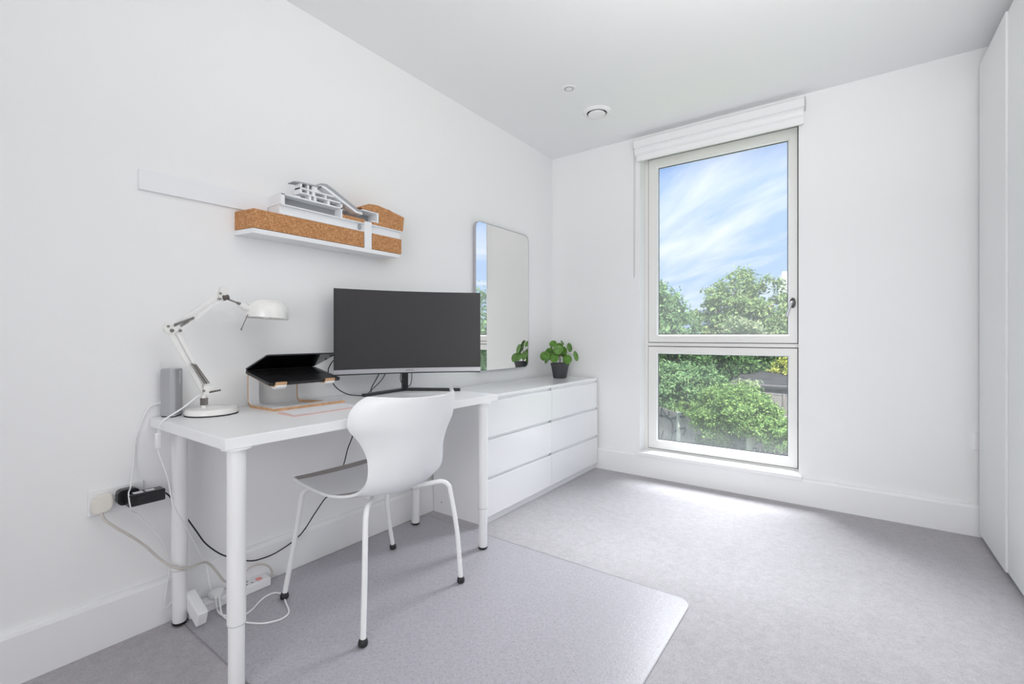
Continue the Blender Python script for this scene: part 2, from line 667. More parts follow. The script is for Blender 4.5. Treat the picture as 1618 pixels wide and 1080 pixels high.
# ================================================================ ROOM SHELL
def struct(name, lo_hi, m, bev=0.0):
    bm = new()
    for lo, hi in lo_hi:
        box(bm, lo, hi, bev)
    lo = lo_hi[0][0]
    return put(name, bm, m, None, loc=lo, kind='structure')


struct('floor', [((LW - .2, FW - .2, -0.25), (RW + .2, WW + .32, 0.0))], M['carpet'])
struct('ceiling', [((LW - .2, FW - .2, CZ), (RW + .2, WW + .32, CZ + 0.25))], M['ceiling'])
struct('wall_left', [((LW - .2, FW - .2, 0.0), (LW, WW + .32, CZ))], M['wall'])
struct('wall_right', [((RW, FW - .2, 0.0), (RW + .2, WW + .32, CZ))], M['wall'])
struct('wall_front', [((LW, FW - .2, 0.0), (RW, FW, CZ))], M['wall'])
struct('wall_back', [((LW, WW, 0.0), (OX0, WW + .32, CZ)), ((OX1, WW, 0.0), (RW, WW + .32, CZ)),
                     ((OX0, WW, 0.0), (OX1, WW + .32, OZ0)), ((OX0, WW, OZ1), (OX1, WW + .32, CZ))], M['wall'])


def baseboard(name, poly, axis, a, b):
    bm = new()
    prism(bm, poly, axis, a, b)
    return put(name, bm, M['trim'], None, loc=(poly[0][0] if axis == 'y' else a, a if axis == 'y' else poly[0][0], 0), kind='structure')


bbp = [(0, 0), (0.024, 0), (0.024, 0.148), (0.020, 0.158), (0.012, 0.163), (0, 0.163)]
baseboard('baseboard_left', [(LW + x, z) for x, z in bbp], 'y', FW, WW)
baseboard('baseboard_back', [(WW - x, z) for x, z in bbp], 'x', LW + 0.025, RW)

# ---------------------------------------------------------------- window
win = bpy.data.objects.new('window_1', None)
COL.objects.link(win)
win.location = (-0.765, 3.55, OZ0)
win['kind'] = 'structure'
YS = 3.53                                  # inner face of the sashes
SX0, SX1 = -1.250, -0.2665


def frame_ring(bm, x0, x1, z0, z1, w, y0, y1, bev=0.003):
    """four mitred bars around a rectangle; w=(left,right,bottom,top)"""
    l_, r_, b_, t_ = w
    out = [(x0, z0), (x1, z0), (x1, z1), (x0, z1)]
    inn = [(x0 + l_, z0 + b_), (x1 - r_, z0 + b_), (x1 - r_, z1 - t_), (x0 + l_, z1 - t_)]
    rings = []
    for pts, y in ((out, y0), (inn, y0), (inn, y1), (out, y1)):
        rings.append([bm.verts.new((p[0], y, p[1])) for p in pts])
    for a, b in zip(rings, rings[1:] + rings[:1]):
        for k in range(4):
            bm.faces.new((a[k], a[(k + 1) % 4], b[(k + 1) % 4], b[k]))


bm = new()
frame_ring(bm, OX0, OX1, OZ0, OZ1, (0.029, 0.014, 0.030, 0.018), 3.537, 3.66)
box(bm, (SX0, 3.537, 0.974), (SX1, 3.66, 1.0005))
put('outer_frame', bm, M['frame'], win)
bm = new()
frame_ring(bm, SX0 - 0.0045, SX1 + 0.0045, 1.0005, 2.4150, (0.007, 0.007, 0.007, 0.007), 3.5355, 3.55)
frame_ring(bm, SX0 - 0.0075, SX1 + 0.0045, 0.1875, 0.9755, (0.007, 0.007, 0.007, 0.007), 3.5355, 3.55)
put('gasket', bm, M['gasket'], win)


def sash(z0, z1, gz0, gz1, x0, gm, nm):
    bm = new()
    frame_ring(bm, x0, SX1, z0, z1, (0.060, 0.046, gz0 - z0 - 0.004, z1 - gz1 - 0.004), YS, 3.60)
    s = put('sash', bm, M['frame'], win)
    bm = new()                              # sloping glazing bead
    gx0, gx1 = x0 + 0.060, SX1 - 0.046
    o_ = [(gx0, gz0 - .004), (gx1, gz0 - .004), (gx1, gz1 + .004), (gx0, gz1 + .004)]
    i_ = [(gx0 + .010, gz0 + .006), (gx1 - .010, gz0 + .006), (gx1 - .010, gz1 - .006), (gx0 + .010, gz1 - .006)]
    ro = [bm.verts.new((p[0], YS + 0.004, p[1])) for p in o_]
    ri = [bm.verts.new((p[0], YS + 0.022, p[1])) for p in i_]
    rb = [bm.verts.new((p[0], YS + 0.022, p[1])) for p in o_]
    for A, B in ((ro, ri), (ri, rb), (rb, ro)):
        for k in range(4):
            bm.faces.new((A[k], A[(k + 1) % 4], B[(k + 1) % 4], B[k]))
    put('glazing_bead', bm, M['trim'], s)
    bm = new()                              # black line of the glass seal
    frame_ring(bm, gx0 + .0095, gx1 - .0095, gz0 + .0055, gz1 - .0055, (.0035, .0035, .0035, .0035), YS + 0.0215, YS + 0.0285)
    put('glass_seal', bm, M['gasket'], s)
    bm = new()
    vs = [bm.verts.new((x, YS + 0.026, z)) for x, z in ((gx0, gz0), (gx1, gz0), (gx1, gz1), (gx0, gz1))]
    bm.faces.new(vs)
    put('glass_pane', bm, gm, s)
    return s


sash(1.0055, 2.4100, 1.058, 2.347, SX0, M['glass_up'], 'up')
sash(0.1925, 0.9700, 0.252, 0.922, SX0 - 0.003, M['glass_low'], 'low')
# handle
bm = new()
lathe(bm, [(0, 0), (0.016, 0), (0.017, 0.004), (0.016, 0.009), (0, 0.010)], 20, (-0.292, YS, 1.268), Matrix.Rotation(rad(90), 3, 'X'))
for v in bm.verts:
    v.co.z = 1.268 + (v.co.z - 1.268) * 2.0
hr = put('handle_rose', bm, M['black'], win, smooth=True)
bm = new()
hp = smooth_path([(-0.292, 3.522, 1.272), (-0.292, 3.492, 1.272), (-0.296, 3.478, 1.262), (-0.306, 3.474, 1.235), (-0.316, 3.474, 1.20), (-0.321, 3.475, 1.176)], 6)
tube(bm, hp, [0.0075] * 10 + [0.0085] * (len(hp) - 10), 10)
put('handle_lever', bm, M['silver'], win, label='curved steel lever on a black rose')
# sill board
bm = new()
box(bm, (OX0, 3.42, 0.152), (OX1, 3.540, 0.180))
box(bm, (OX0 - 0.020, 3.384, 0.152), (OX1 + 0.020, 3.4205, 0.180), 0.004)
put('window_sill', bm, M['trim'], win)

# added frame around the unseen fill panel behind the camera
bm = new()
frame_ring(bm, -0.55, 1.17, 0.15, 2.45, (0.05, 0.05, 0.05, 0.05), FW, FW + 0.05)
put('fill_panel_frame', bm, M['frame'], None, loc=(0.31, FW, 0.15), kind='structure')

# ================================================================ roller blind
rb = thing('roller_blind', 'white roller blind rolled up above the tall window, pull cord at its left', 'blind', (-0.76, 3.37, 2.40))
bx0, bx1 = -1.304, -0.216
bm = new()
prism(bm, [(3.42, 2.522), (3.362, 2.522), (3.352, 2.512), (3.352, 2.462), (3.365, 2.456), (3.42, 2.456)], 'x', bx0, bx1)
put('cassette', bm, M['plastic'], rb)
bm = new()
lathe(bm, [(0, 0), (0.031, 0), (0.031, bx1 - bx0 - 0.012), (0, bx1 - bx0 - 0.012)], 24, (bx0 + 0.006, 3.386, 2.433), Matrix.Rotation(rad(90), 3, 'Y'))
box(bm, (bx0 + 0.02, 3.3725, 2.372), (bx1 - 0.004, 3.375, 2.434))
put('fabric_roll', bm, M['trim'], rb)
bm = new()
box(bm, (bx0 + 0.02, 3.366, 2.360), (bx1 - 0.004, 3.382, 2.376), 0.004)
put('bottom_rail', bm, M['plastic'], rb)
for x in (bx0 - 0.003, bx1 - 0.001):
    bm = new()
    box(bm, (x, 3.350, 2.455), (x + 0.004, 3.42, 2.524), 0.001)
    put('end_bracket', bm, M['shadow_gap'], rb)
bm = new()
lathe(bm, [(0, 0), (0.012, 0), (0.012, 0.012), (0, 0.012)], 16, (bx0 + 0.002, 3.386, 2.444), Matrix.Rotation(rad(90), 3, 'Y'))
for dx, zz in ((-0.0045, 1.497), (0.0045, 1.497)):
    tube(bm, [(bx0 - 0.004 + dx, 3.386, 2.445), (bx0 - 0.006 + dx * 0.9, 3.386, 2.0), (bx0 - 0.008 + dx * 0.7, 3.386, zz + 0.006)], 0.0015, 6)
tube(bm, smooth_path([(bx0 - 0.0111, 3.386, 1.504), (bx0 - 0.008, 3.386, 1.496), (bx0 - 0.0049, 3.386, 1.504)], 4), 0.0015, 6)
put('pull_cord', bm, M['shadow_gap'], rb)

# ================================================================ ceiling fittings
dl = thing('ceiling_downlight', 'small round recessed white downlight in the ceiling, unlit', 'downlight', (-1.383, 2.502, CZ))
cx, cy = -1.383, 2.502
bm = new()
lathe(bm, [(0.027, 0.0), (0.030, -0.003), (0.043, -0.004), (0.046, -0.001), (0.046, 0.0)], 40, (cx, cy, CZ))
put('trim_ring', bm, M['plastic'], dl)
bm = new()
lathe(bm, [(0.0275, -0.0022), (0.0235, -0.0006), (0.0235, -0.0002), (0.0, -0.0002)], 32, (cx, cy, CZ))
put('reflector', bm, M['silver'], dl)
bm = new()
lathe(bm, [(0, -0.0055), (0.010, -0.005), (0.019, -0.0035), (0.021, -0.0006), (0, -0.0006)], 28, (cx, cy, CZ))
put('lens', bm, M['cable_white'], dl)

vt = thing('ceiling_vent', 'larger round white air vent in the ceiling with a dark gap ring', 'vent', (-1.372, 2.867, CZ))
cx, cy = -1.372, 2.867
bm = new()
lathe(bm, [(0.066, 0.0), (0.066, -0.012), (0.072, -0.016), (0.086, -0.012), (0.094, -0.004), (0.096, 0.0)], 48, (cx, cy, CZ))
put('outer_ring', bm, M['plastic'], vt)
bm = new()
lathe(bm, [(0.0, -0.001), (0.066, -0.001)], 40, (cx, cy, CZ))
put('throat', bm, M['gasket'], vt)
bm = new()
lathe(bm, [(0, -0.024), (0.045, -0.024), (0.056, -0.021), (0.058, -0.016), (0.05, -0.006), (0.02, -0.002), (0, -0.002)], 40, (cx, cy, CZ))
put('disc', bm, M['plastic'], vt)

# ================================================================ wardrobe
wr = thing('wardrobe', 'tall white fitted wardrobe with plain flat doors along the right wall', 'wardrobe', (0.86, 2.4, 0.0))
WX = 0.555
bm = new()
box(bm, (WX + 0.022, 0.37, 0.06), (RW - 0.004, 3.365, 2.45))
put('carcass', bm, M['shadow_gap'], wr)
bxp('plinth', (WX + 0.045, 0.375, 0.0), (RW - 0.02, 3.36, 0.06), M['shadow_gap'], wr)
for k in range(6):
    y1 = 3.367 - 0.4955 * k
    px_ = WX - 0.004 if k == 0 else WX + 0.004
    bxp('door', (px_, y1 - 0.4925, 0.030), (WX + 0.022, y1, 2.452), M['wardrobe'], wr, 0.001)
bxp('foot', (WX + 0.025, 3.30, 0.0), (WX + 0.05, 3.345, 0.06), M['plastic'], wr, 0.003)

# ================================================================ chair mat
bm = new()
mx0, mx1, my0, my1 = -2.015, -0.499, 0.664, 1.905
prism(bm, rrect(mx1 - mx0, my1 - my0, 0.055, 7, (mx0 + mx1) / 2, (my0 + my1) / 2), 'z', 0.0, 0.0035)
cm = put('chair_mat', bm, M['mat'], None, loc=((mx0 + mx1) / 2, (my0 + my1) / 2, 0))
tag(cm, 'clear studded plastic chair mat lying on the grey carpet under desk and chair', 'mat')
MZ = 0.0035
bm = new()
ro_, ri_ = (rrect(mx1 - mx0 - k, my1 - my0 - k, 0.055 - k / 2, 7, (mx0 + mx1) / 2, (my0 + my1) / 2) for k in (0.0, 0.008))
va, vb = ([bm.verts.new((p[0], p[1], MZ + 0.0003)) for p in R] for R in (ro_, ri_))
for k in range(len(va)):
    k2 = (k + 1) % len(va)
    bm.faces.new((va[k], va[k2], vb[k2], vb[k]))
put('edge_shade_line', bm, M['mat_edge'], cm)  # dark ring painting the shadow and refraction line at the mat's edge

# ================================================================ chest of drawers
ch = thing('chest_of_drawers', 'long low white gloss chest of six handleless drawers in the corner', 'chest of drawers', (-1.83, 2.70, 0.0))
CX0, CX1, CY0, CY1, CT = -2.022, -1.632, 1.985, 3.385, 0.720
bxp('top_panel', (CX0, CY0, CT - 0.018), (CX1 + 0.014, CY1, CT), M['gloss'], ch, 0.002)
for y in (CY0, CY1 - 0.016):
    bxp('side_panel', (CX0, y, 0.0), (CX1, y + 0.016, CT - 0.018), M['laminate'], ch, 0.001)
bxp('back_panel', (CX0, CY0 + 0.016, 0.05), (CX0 + 0.006, CY1 - 0.016, CT - 0.018), M['laminate'], ch)
bxp('divider', (CX0 + 0.006, 2.6805, 0.05), (CX1 - 0.005, 2.6965, CT - 0.018), M['laminate'], ch)
bxp('plinth', (CX1 - 0.022, CY0 + 0.016, 0.0), (CX1 - 0.006, CY1 - 0.016, 0.062), M['gloss'], ch, 0.001)
rows = [(0.047, 0.249), (0.268, 0.470), (0.488, 0.684)]
for (ya, yb) in ((CY0 + 0.001, 2.685), (2.689, CY1 - 0.001)):
    for z0, z1 in rows:
        bm = new()
        box(bm, (CX1 + 0.001, ya, z0), (CX1 + 0.017, yb, z1), 0.0015)
        d_ = put('drawer', bm, M['gloss'], ch)
        bxp('grip_rail', (CX1 - 0.030, ya + 0.017, z1 - 0.012), (CX1 + 0.0005, yb - 0.017, z1 + 0.0165), M['gloss'], d_)
bm = new()
lathe(bm, [(0, 0), (0.0035, 0), (0.0035, 0.001), (0, 0.001)], 12, (-1.955, CY0, 0.065), Matrix.Rotation(rad(90), 3, 'X'))
put('screw_hole', bm, M['gasket'], ch)

# ================================================================ desk
dk = thing('desk', 'white laminate desk on four round adjustable white legs against the left wall', 'desk', (-1.74, 1.22, 0.0))
DX0, DX1, DY0, DY1, DZ0, DZ = -2.046, -1.436, 0.590, 1.862, 0.723, 0.757
bxp('tabletop', (DX0, DY0, DZ0), (DX1, DY1, DZ), M['laminate'], dk, 0.0025)
for lx, ly in ((-1.464, 0.632), (-1.462, 1.772), (-1.974, 0.658), (-1.955, 1.780)):
    bm = new()
    lathe(bm, [(0, 0.205), (0.0248, 0.205), (0.0252, 0.208), (0.0252, DZ0 - 0.004), (0.040, DZ0 - 0.004), (0.040, DZ0), (0, DZ0)], 32, (lx, ly, 0))
    lg = put('leg', bm, M['white_metal'], dk)
    bm = new()
    lathe(bm, [(0, MZ + 0.010), (0.0210, MZ + 0.010), (0.0220, MZ + 0.013), (0.0220, 0.206), (0, 0.206)], 32, (lx, ly, 0))
    put('leg_extension', bm, M['white_metal'], lg)
    bm = new()
    lathe(bm, [(0.0215, 0.2025), (0.0250, 0.2025), (0.0254, 0.2035), (0.0254, 0.2052), (0.0215, 0.2052)], 32, (lx, ly, 0))
    put('collar_seam_shade', bm, M['shadow_gap'], lg)  # grey ring stands in for shade at the collar seam
    bm = new()
    lathe(bm, [(0, MZ), (0.019, MZ), (0.0228, MZ + 0.004), (0.0228, MZ + 0.010), (0, MZ + 0.010)], 28, (lx, ly, 0))
    put('foot', bm, M['rubber'], lg, label='black rubber foot')

# ================================================================ chair
hc = thing('desk_chair', 'white moulded shell chair with waisted back and slim white legs at the desk', 'chair', (-1.575, 1.228, MZ))
CXC, CYC = -1.575, 1.228
stations = [  # forward, height, half width, wing forward, rim lift
    (0.274, 0.447, 0.178, -0.02, 0.006), (0.276, 0.460, 0.205, -0.012, 0.006), (0.238, 0.464, 0.228, 0.0, 0.008),
    (0.13, 0.452, 0.232, 0.0, 0.010), (0.02, 0.438, 0.226, 0.0, 0.014), (-0.08, 0.440, 0.215, 0.01, 0.020),
    (-0.165, 0.452, 0.200, 0.025, 0.030), (-0.225, 0.497, 0.190, 0.05, 0.025), (-0.258, 0.560, 0.186, 0.075, 0.012),
    (-0.280, 0.620, 0.192, 0.10, 0.004), (-0.298, 0.680, 0.218, 0.125, 0.0), (-0.314, 0.728, 0.254, 0.150, 0.0),
    (-0.328, 0.778, 0.254, 0.158, 0.002), (-0.338, 0.812, 0.234, 0.148, 0.006), (-0.344, 0.830, 0.208, 0.135, 0.007)]
sp = smooth_path([Vector((s[0], s[1], s[2])) for s in stations], 4)
sq = smooth_path([Vector((s[3], s[4], 0)) for s in stations], 4)
bm = new()
NV = 18
grid = []
for p, q in zip(sp, sq):
    row = []
    for j in range(NV + 1):
        t = -1 + 2 * j / NV
        x = CXC - (p.x + q.x * abs(t) ** 2.2)
        row.append(bm.verts.new((x, CYC + t * p.z, p.y + q.y * t * t)))
    grid.append(row)
for a, b in zip(grid, grid[1:]):
    for j in range(NV):
        bm.faces.new((a[j], a[j + 1], b[j + 1], b[j])).smooth = True
shell = put('seat_shell', bm, M['chair'], hc, smooth=True)
md = shell.modifiers.new('thickness', 'SOLIDIFY')
md.thickness = 0.010
md.offset = 0.0
md2 = shell.modifiers.new('rounding', 'BEVEL')
md2.width = 0.0025
md2.segments = 2
md2.limit_method = 'ANGLE'
md2.angle_limit = rad(50)
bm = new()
pad = []  # darker taupe sheet just off the shell's inner face
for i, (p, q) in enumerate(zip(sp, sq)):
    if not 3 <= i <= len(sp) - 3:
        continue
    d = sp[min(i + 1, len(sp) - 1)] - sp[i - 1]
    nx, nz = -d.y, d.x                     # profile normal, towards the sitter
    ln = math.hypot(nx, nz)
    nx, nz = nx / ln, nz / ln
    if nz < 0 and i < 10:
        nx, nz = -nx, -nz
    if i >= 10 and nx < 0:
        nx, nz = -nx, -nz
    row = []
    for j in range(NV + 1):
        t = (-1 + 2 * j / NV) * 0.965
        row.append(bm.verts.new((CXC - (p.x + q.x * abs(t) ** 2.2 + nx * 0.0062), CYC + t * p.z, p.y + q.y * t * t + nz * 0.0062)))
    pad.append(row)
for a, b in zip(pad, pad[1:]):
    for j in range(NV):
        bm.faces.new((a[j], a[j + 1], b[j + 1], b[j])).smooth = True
put('seat_inner_face', bm, M['seat_inner'], hc, smooth=True, label='taupe grey inner face')
# legs (a: forward, b: sideways)
for a, b in ((1, -1), (1, 1), (-1, -1), (-1, 1)):
    top = 0.428 if a > 0 else 0.424
    fx, fy = {(1, -1): (-1.822, 0.966), (1, 1): (-1.816, 1.506), (-1, -1): (-1.328, 0.974), (-1, 1): (-1.334, 1.470)}[(a, b)]
    path = [(CXC - a * 0.075, CYC + b * 0.085, top), (CXC - a * 0.13, CYC + b * 0.135, top + 0.004), (CXC - a * 0.178, CYC + b * 0.185, top + 0.012),
            (CXC - a * 0.200, CYC + b * 0.207, top - 0.004), (CXC - a * 0.207, CYC + b * 0.215, top - 0.040), (CXC - a * 0.227, CYC + b * 0.233, 0.22), (fx, fy, MZ + 0.014)]
    bm = new()
    tube(bm, smooth_path(path, 7), 0.0098, 14)
    lg = put('leg', bm, M['white_metal'], hc)
    bm = new()
    lathe(bm, [(0, MZ), (0.010, MZ), (0.0155, MZ + 0.004), (0.0165, MZ + 0.012), (0.0145, MZ + 0.021), (0.0105, MZ + 0.025), (0, MZ + 0.025)], 20, (fx, fy, 0))
    put('foot', bm, M['rubber'], lg, label='black rubber foot', smooth=True)
bm = new()
box(bm, (CXC - 0.09, CYC - 0.10, 0.418), (CXC + 0.09, CYC + 0.10, 0.434), 0.004)
put('mounting_plate', bm, M['white_metal'], hc)

# ================================================================ monitor
mo = thing('monitor', 'large curved dark-screened monitor on a black v-shaped stand on the desk', 'monitor', (-1.90, 1.62, DZ))
mc = Vector((-1.748, 1.561, 0))            # middle of the chord
ex = Vector((0.565, 0.825, 0)).normalized()  # along the screen, left to right
en = Vector((0.825, -0.565, 0)).normalized()  # out of the screen
MW, SAG, ZB, ZT = 0.713, 0.048, 0.864, 1.276
NA = 24


def curve_pts(off, w=MW):
    out = []
    for i in range(NA + 1):
        t = -1 + 2 * i / NA
        out.append(mc + ex * (t * w / 2) - en * (SAG * (1 - t * t)) + en * off)
    return out


def curved_slab(name, z0, z1, o0, o1, m, parent, w=MW):
    bm = new()
    f, b = curve_pts(o0, w), curve_pts(o1, w)
    V = [[bm.verts.new((p.x, p.y, z)) for p in L] for L, z in ((f, z0), (f, z1), (b, z1), (b, z0))]
    for A, B in zip(V, V[1:] + V[:1]):
        for i in range(NA):
            bm.faces.new((A[i], A[i + 1], B[i + 1], B[i]))
    for e in (0, NA):
        bm.faces.new([V[k][e] for k in range(4)])
    return put(name, bm, m, parent)


curved_slab('housing', ZB, ZT, -0.003, -0.035, M['bezel'], mo)
sc_ = curved_slab('screen', ZB + 0.027, ZT - 0.006, -0.0005, -0.0035, M['screen'], mo, MW - 0.010)
chn = curved_slab('chin_strip', ZB + 0.006, ZB + 0.0265, 0.002, -0.004, M['silver'], mo)
pm = mc - en * SAG + en * 0.0024
rotm = Matrix(((ex.x, 0, en.x), (ex.y, 0, en.y), (0, 1, 0))).to_4x4()
text_mesh('SAMSUNG', 0.0085, M['black'], chn, 'lettering', Matrix.Translation((pm.x, pm.y, ZB + 0.0165)) @ rotm)
nb = Vector((-1.944, 1.693, 0))
m3 = Matrix((ex, -en, Vector((0, 0, 1)))).transposed()
bm = new()
box(bm, (nb.x - 0.017, nb.y - 0.012, DZ + 0.012), (nb.x + 0.017, nb.y + 0.012, 1.06), 0.004, 2, (m3, nb))
put('neck', bm, M['black'], mo)
bm = new()
hub = mc - en * (SAG + 0.035)
box(bm, (nb.x - 0.05, nb.y - 0.11, 1.02), (nb.x + 0.05, nb.y + 0.005, 1.12), 0.008, 2, (m3, nb))
put('mount', bm, M['black'], mo)
for end in ((-1.897, 1.392), (-1.688, 1.855)):
    d = Vector((end[0], end[1], 0)) - nb
    L = d.length
    ux = d.normalized()
    mm = Matrix((ux, Vector((-ux.y, ux.x, 0)), Vector((0, 0, 1)))).transposed()
    bm = new()
    box(bm, (nb.x - 0.010, nb.y - 0.0115, DZ), (nb.x + L, nb.y + 0.0115, DZ + 0.015), 0.003, 2, (mm, nb))
    put('stand_arm', bm, M['black'], mo)


def cable(name, label, pts, r, m, seg=8, n=7, loc=None, cat='cable'):
    bm = new()
    tube(bm, smooth_path(pts, n), r, seg)
    o = put(name, bm, m, None, loc=loc or pts[0])
    return tag(o, label, cat)


cable('display_cable', 'black cable drooping from the laptop to the monitor stand foot', [(-1.965, 1.262, 0.869), (-1.955, 1.265, 0.835), (-1.95, 1.285, 0.806), (-1.945, 1.32, 0.781), (-1.94, 1.36, 0.766), (-1.93, 1.42, 0.7602), (-1.945, 1.475, 0.764), (-1.962, 1.488, 0.785), (-1.958, 1.53, 0.851), (-1.945, 1.545, 0.90)], 0.0026, M['rubber'])
cable('display_cable', 'thin black cable bowed between stand arm and underside of the monitor', [(-1.972, 1.475, 0.7602), (-1.974, 1.52, 0.790), (-1.972, 1.56, 0.822), (-1.964, 1.582, 0.86), (-1.955, 1.585, 0.90)], 0.0022, M['rubber'])
cable('monitor_cable', 'black cable looping around the monitor neck above the desk', [(-1.972, 1.695, 0.90), (-1.974, 1.690, 0.840), (-1.965, 1.682, 0.812), (-1.935, 1.680, 0.786), (-1.915, 1.70, 0.784), (-1.925, 1.722, 0.805), (-1.955, 1.752, 0.842), (-1.965, 1.755, 0.90)], 0.0022, M['rubber'])
cable('laptop_cable', 'short black cable curving up behind the open laptop lid', [(-1.985, 1.262, 0.880), (-1.985, 1.264, 0.898), (-1.982, 1.278, 0.925), (-1.978, 1.297, 0.944), (-1.972, 1.325, 0.96), (-1.96, 1.36, 0.975)], 0.0026, M['rubber'])

# ================================================================ laptop stand
st = thing('laptop_stand', 'bent beech plywood laptop stand with white faces on the desk', 'laptop stand', (-1.91, 1.06, DZ))
bm = new()
plan = [(-1.805, 0.918), (-1.805, 1.228), (-1.845, 1.226), (-1.992, 1.165), (-1.992, 1.125), (-1.868, 1.165), (-1.858, 1.160), (-1.856, 0.972), (-1.866, 0.962), (-1.992, 0.956), (-1.992, 0.914)]
prism(bm, plan, 'z', DZ, DZ + 0.011, 0, 1)
put('base_plate', bm, [M['laminate'], M['wood']], st)
for y0, y1, fy0, fy1 in ((0.914, 0.956, 0.914, 0.952), (1.125, 1.165, 1.122, 1.165)):
    prof = [(-1.992, DZ), (-2.004, DZ + 0.003), (-2.014, DZ + 0.012), (-2.018, DZ + 0.025), (-2.020, DZ + 0.130), (-2.019, 0.8955), (-2.008, 0.8985),
            (-1.822, 0.861), (-1.822, 0.851), (-2.004, 0.888),
            (-2.010, 0.884), (-2.0105, DZ + 0.130), (-2.0085, DZ + 0.028), (-2.004, DZ + 0.017), (-1.992, DZ + 0.011)]
    bm = new()
    prism(bm, prof, 'y', y0, y1, 1, 0)
    put('bent_arm', bm, [M['laminate'], M['wood']], st)
    bm = new()
    prism(bm, [(-1.822, 0.861), (-1.806, 0.8565), (-1.794, 0.862), (-1.788, 0.873), (-1.781, 0.871), (-1.786, 0.860), (-1.803, 0.851), (-1.822, 0.8555)], 'y', y0, y1)
    lip = put('front_lip', bm, M['wood'], st)
    bm = new()
    prism(bm, [(-1.822, 0.8555), (-1.803, 0.851), (-1.786, 0.860), (-1.788, 0.853), (-1.803, 0.8445), (-1.822, 0.850)], 'y', y0, y1)
    put('lip_face', bm, M['laminate'], lip)

# ================================================================ laptop
lp = thing('laptop', 'half-open dark grey laptop resting on the plywood stand', 'laptop', (-1.90, 1.05, 0.88))
LY0, LY1 = 0.898, 1.204
hinge = Vector((-2.006, 0, 0.9105))
# base: local frame u (towards front), w (up)
bu = Vector((-1.797, 0, 0.8685)) - hinge
bl = bu.length
bu.normalize()
bw = Vector((-bu.z, 0, bu.x))


def tilt_slab(bm, u, w, u0, u1, y0, y1, w0, w1, org, r=0.012, mi=0):
    poly = rrect(u1 - u0, y1 - y0, r, 4, (u0 + u1) / 2, (y0 + y1) / 2)
    va = [bm.verts.new(org + u * p[0] + w * w0 + Vector((0, p[1], 0))) for p in poly]
    vb = [bm.verts.new(org + u * p[0] + w * w1 + Vector((0, p[1], 0))) for p in poly]
    n = len(poly)
    fs = [bm.faces.new(va[::-1]), bm.faces.new(vb)]
    for i in range(n):
        fs.append(bm.faces.new((va[i], va[(i + 1) % n], vb[(i + 1) % n], vb[i])))
    for f in fs:
        f.material_index = mi


bm = new()
tilt_slab(bm, bu, bw, 0, bl, LY0, LY1, -0.011, 0.0, hinge)
lb = put('base', bm, M['alu_dark'], lp)
bm = new()
tilt_slab(bm, bu, bw, 0.022, 0.122, LY0 + 0.020, LY1 - 0.020, 0.0001, 0.0004, hinge, 0.003)
put('keyboard_well', bm, M['key_black'], lb)
bm = new()
for r_ in range(5):
    n_ = 13
    for c_ in range(n_):
        k0 = LY0 + 0.023 + c_ * (0.26 / n_)
        tilt_slab(bm, bu, bw, 0.026 + r_ * 0.0188, 0.026 + r_ * 0.0188 + 0.0155, k0, k0 + 0.0165, 0.0004, 0.0012, hinge, 0.0015)
put('laptop_keys', bm, M['key_black'], lb, kind='stuff')
bm = new()
tilt_slab(bm, bu, bw, 0.130, bl - 0.012, 0.985, 1.117, 0.0001, 0.0005, hinge, 0.004)
put('trackpad', bm, M['alu_dark'], lb)
lo_ = hinge + bw * -0.001
lu = Vector((-1.822, 0, 0.9735)) - lo_
ll = lu.length
lu.normalize()
lw_ = Vector((-lu.z, 0, lu.x))
bm = new()
tilt_slab(bm, lu, lw_, 0.0, ll, LY0, LY1, 0.001, 0.006, lo_)
ld = put('lid', bm, M['alu_dark'], lp)
bm = new()
tilt_slab(bm, lu, lw_, 0.004, ll - 0.003, LY0 + 0.003, LY1 - 0.003, 0.0002, 0.0009, lo_, 0.010)
put('display', bm, M['glass_screen'], ld)
bm = new()
tube(bm, [(hinge.x - 0.001, LY0 + 0.03, hinge.z), (hinge.x - 0.001, LY1 - 0.03, hinge.z)], 0.0045, 10)
put('hinge', bm, M['black'], lp)

# ================================================================ keyboard
kb = thing('keyboard', 'slim keyboard with white keys on a rose-gold body on the desk', 'keyboard', (-1.68, 1.04, DZ))
KX0, KX1, KY0, KY1 = -1.744, -1.627, 0.900, 1.180
bm = new()
poly = [(KX1, DZ), (KX1, DZ + 0.0045), (KX0 + 0.004, DZ + 0.0085), (KX0, DZ + 0.0075), (KX0, DZ)]
prism(bm, poly, 'y', KY0, KY1)
put('body', bm, M['rose'], kb)
slope = -0.004 / (KX1 - KX0)
kw = (KY1 - KY0 - 0.006) / 14
keym = {}
for r_ in range(6):
    n_ = 14
    x = KX0 + 0.006 + r_ * 0.0183
    z = DZ + 0.0083 + (x - KX0) * slope + 0.0002
    spans = [(k, k + 1) for k in range(14)]
    if r_ == 5:
        spans = [(0, 1), (1, 2), (2, 3), (3, 4.25), (4.25, 9), (9, 10.2), (10.2, 11.2), (11.2, 12), (12, 13), (13, 14)]
    for s0, s1 in spans:
        key = round(s1 - s0, 2)
        if key not in keym:
            bm = new()
            box(bm, (0, 0, 0), (0.0158, key * kw - 0.0028, 0.0016), 0.0006, 1)
            o = put('key', bm, M['key_white'], kb, loc=(0, 0, 0))
            keym[key] = o.data
        else:
            o = bpy.data.objects.new('key', keym[key])
            COL.objects.link(o)
            o.parent = kb
        o.location = Vector((x, KY0 + 0.003 + s0 * kw + 0.0014, z)) - kb.location

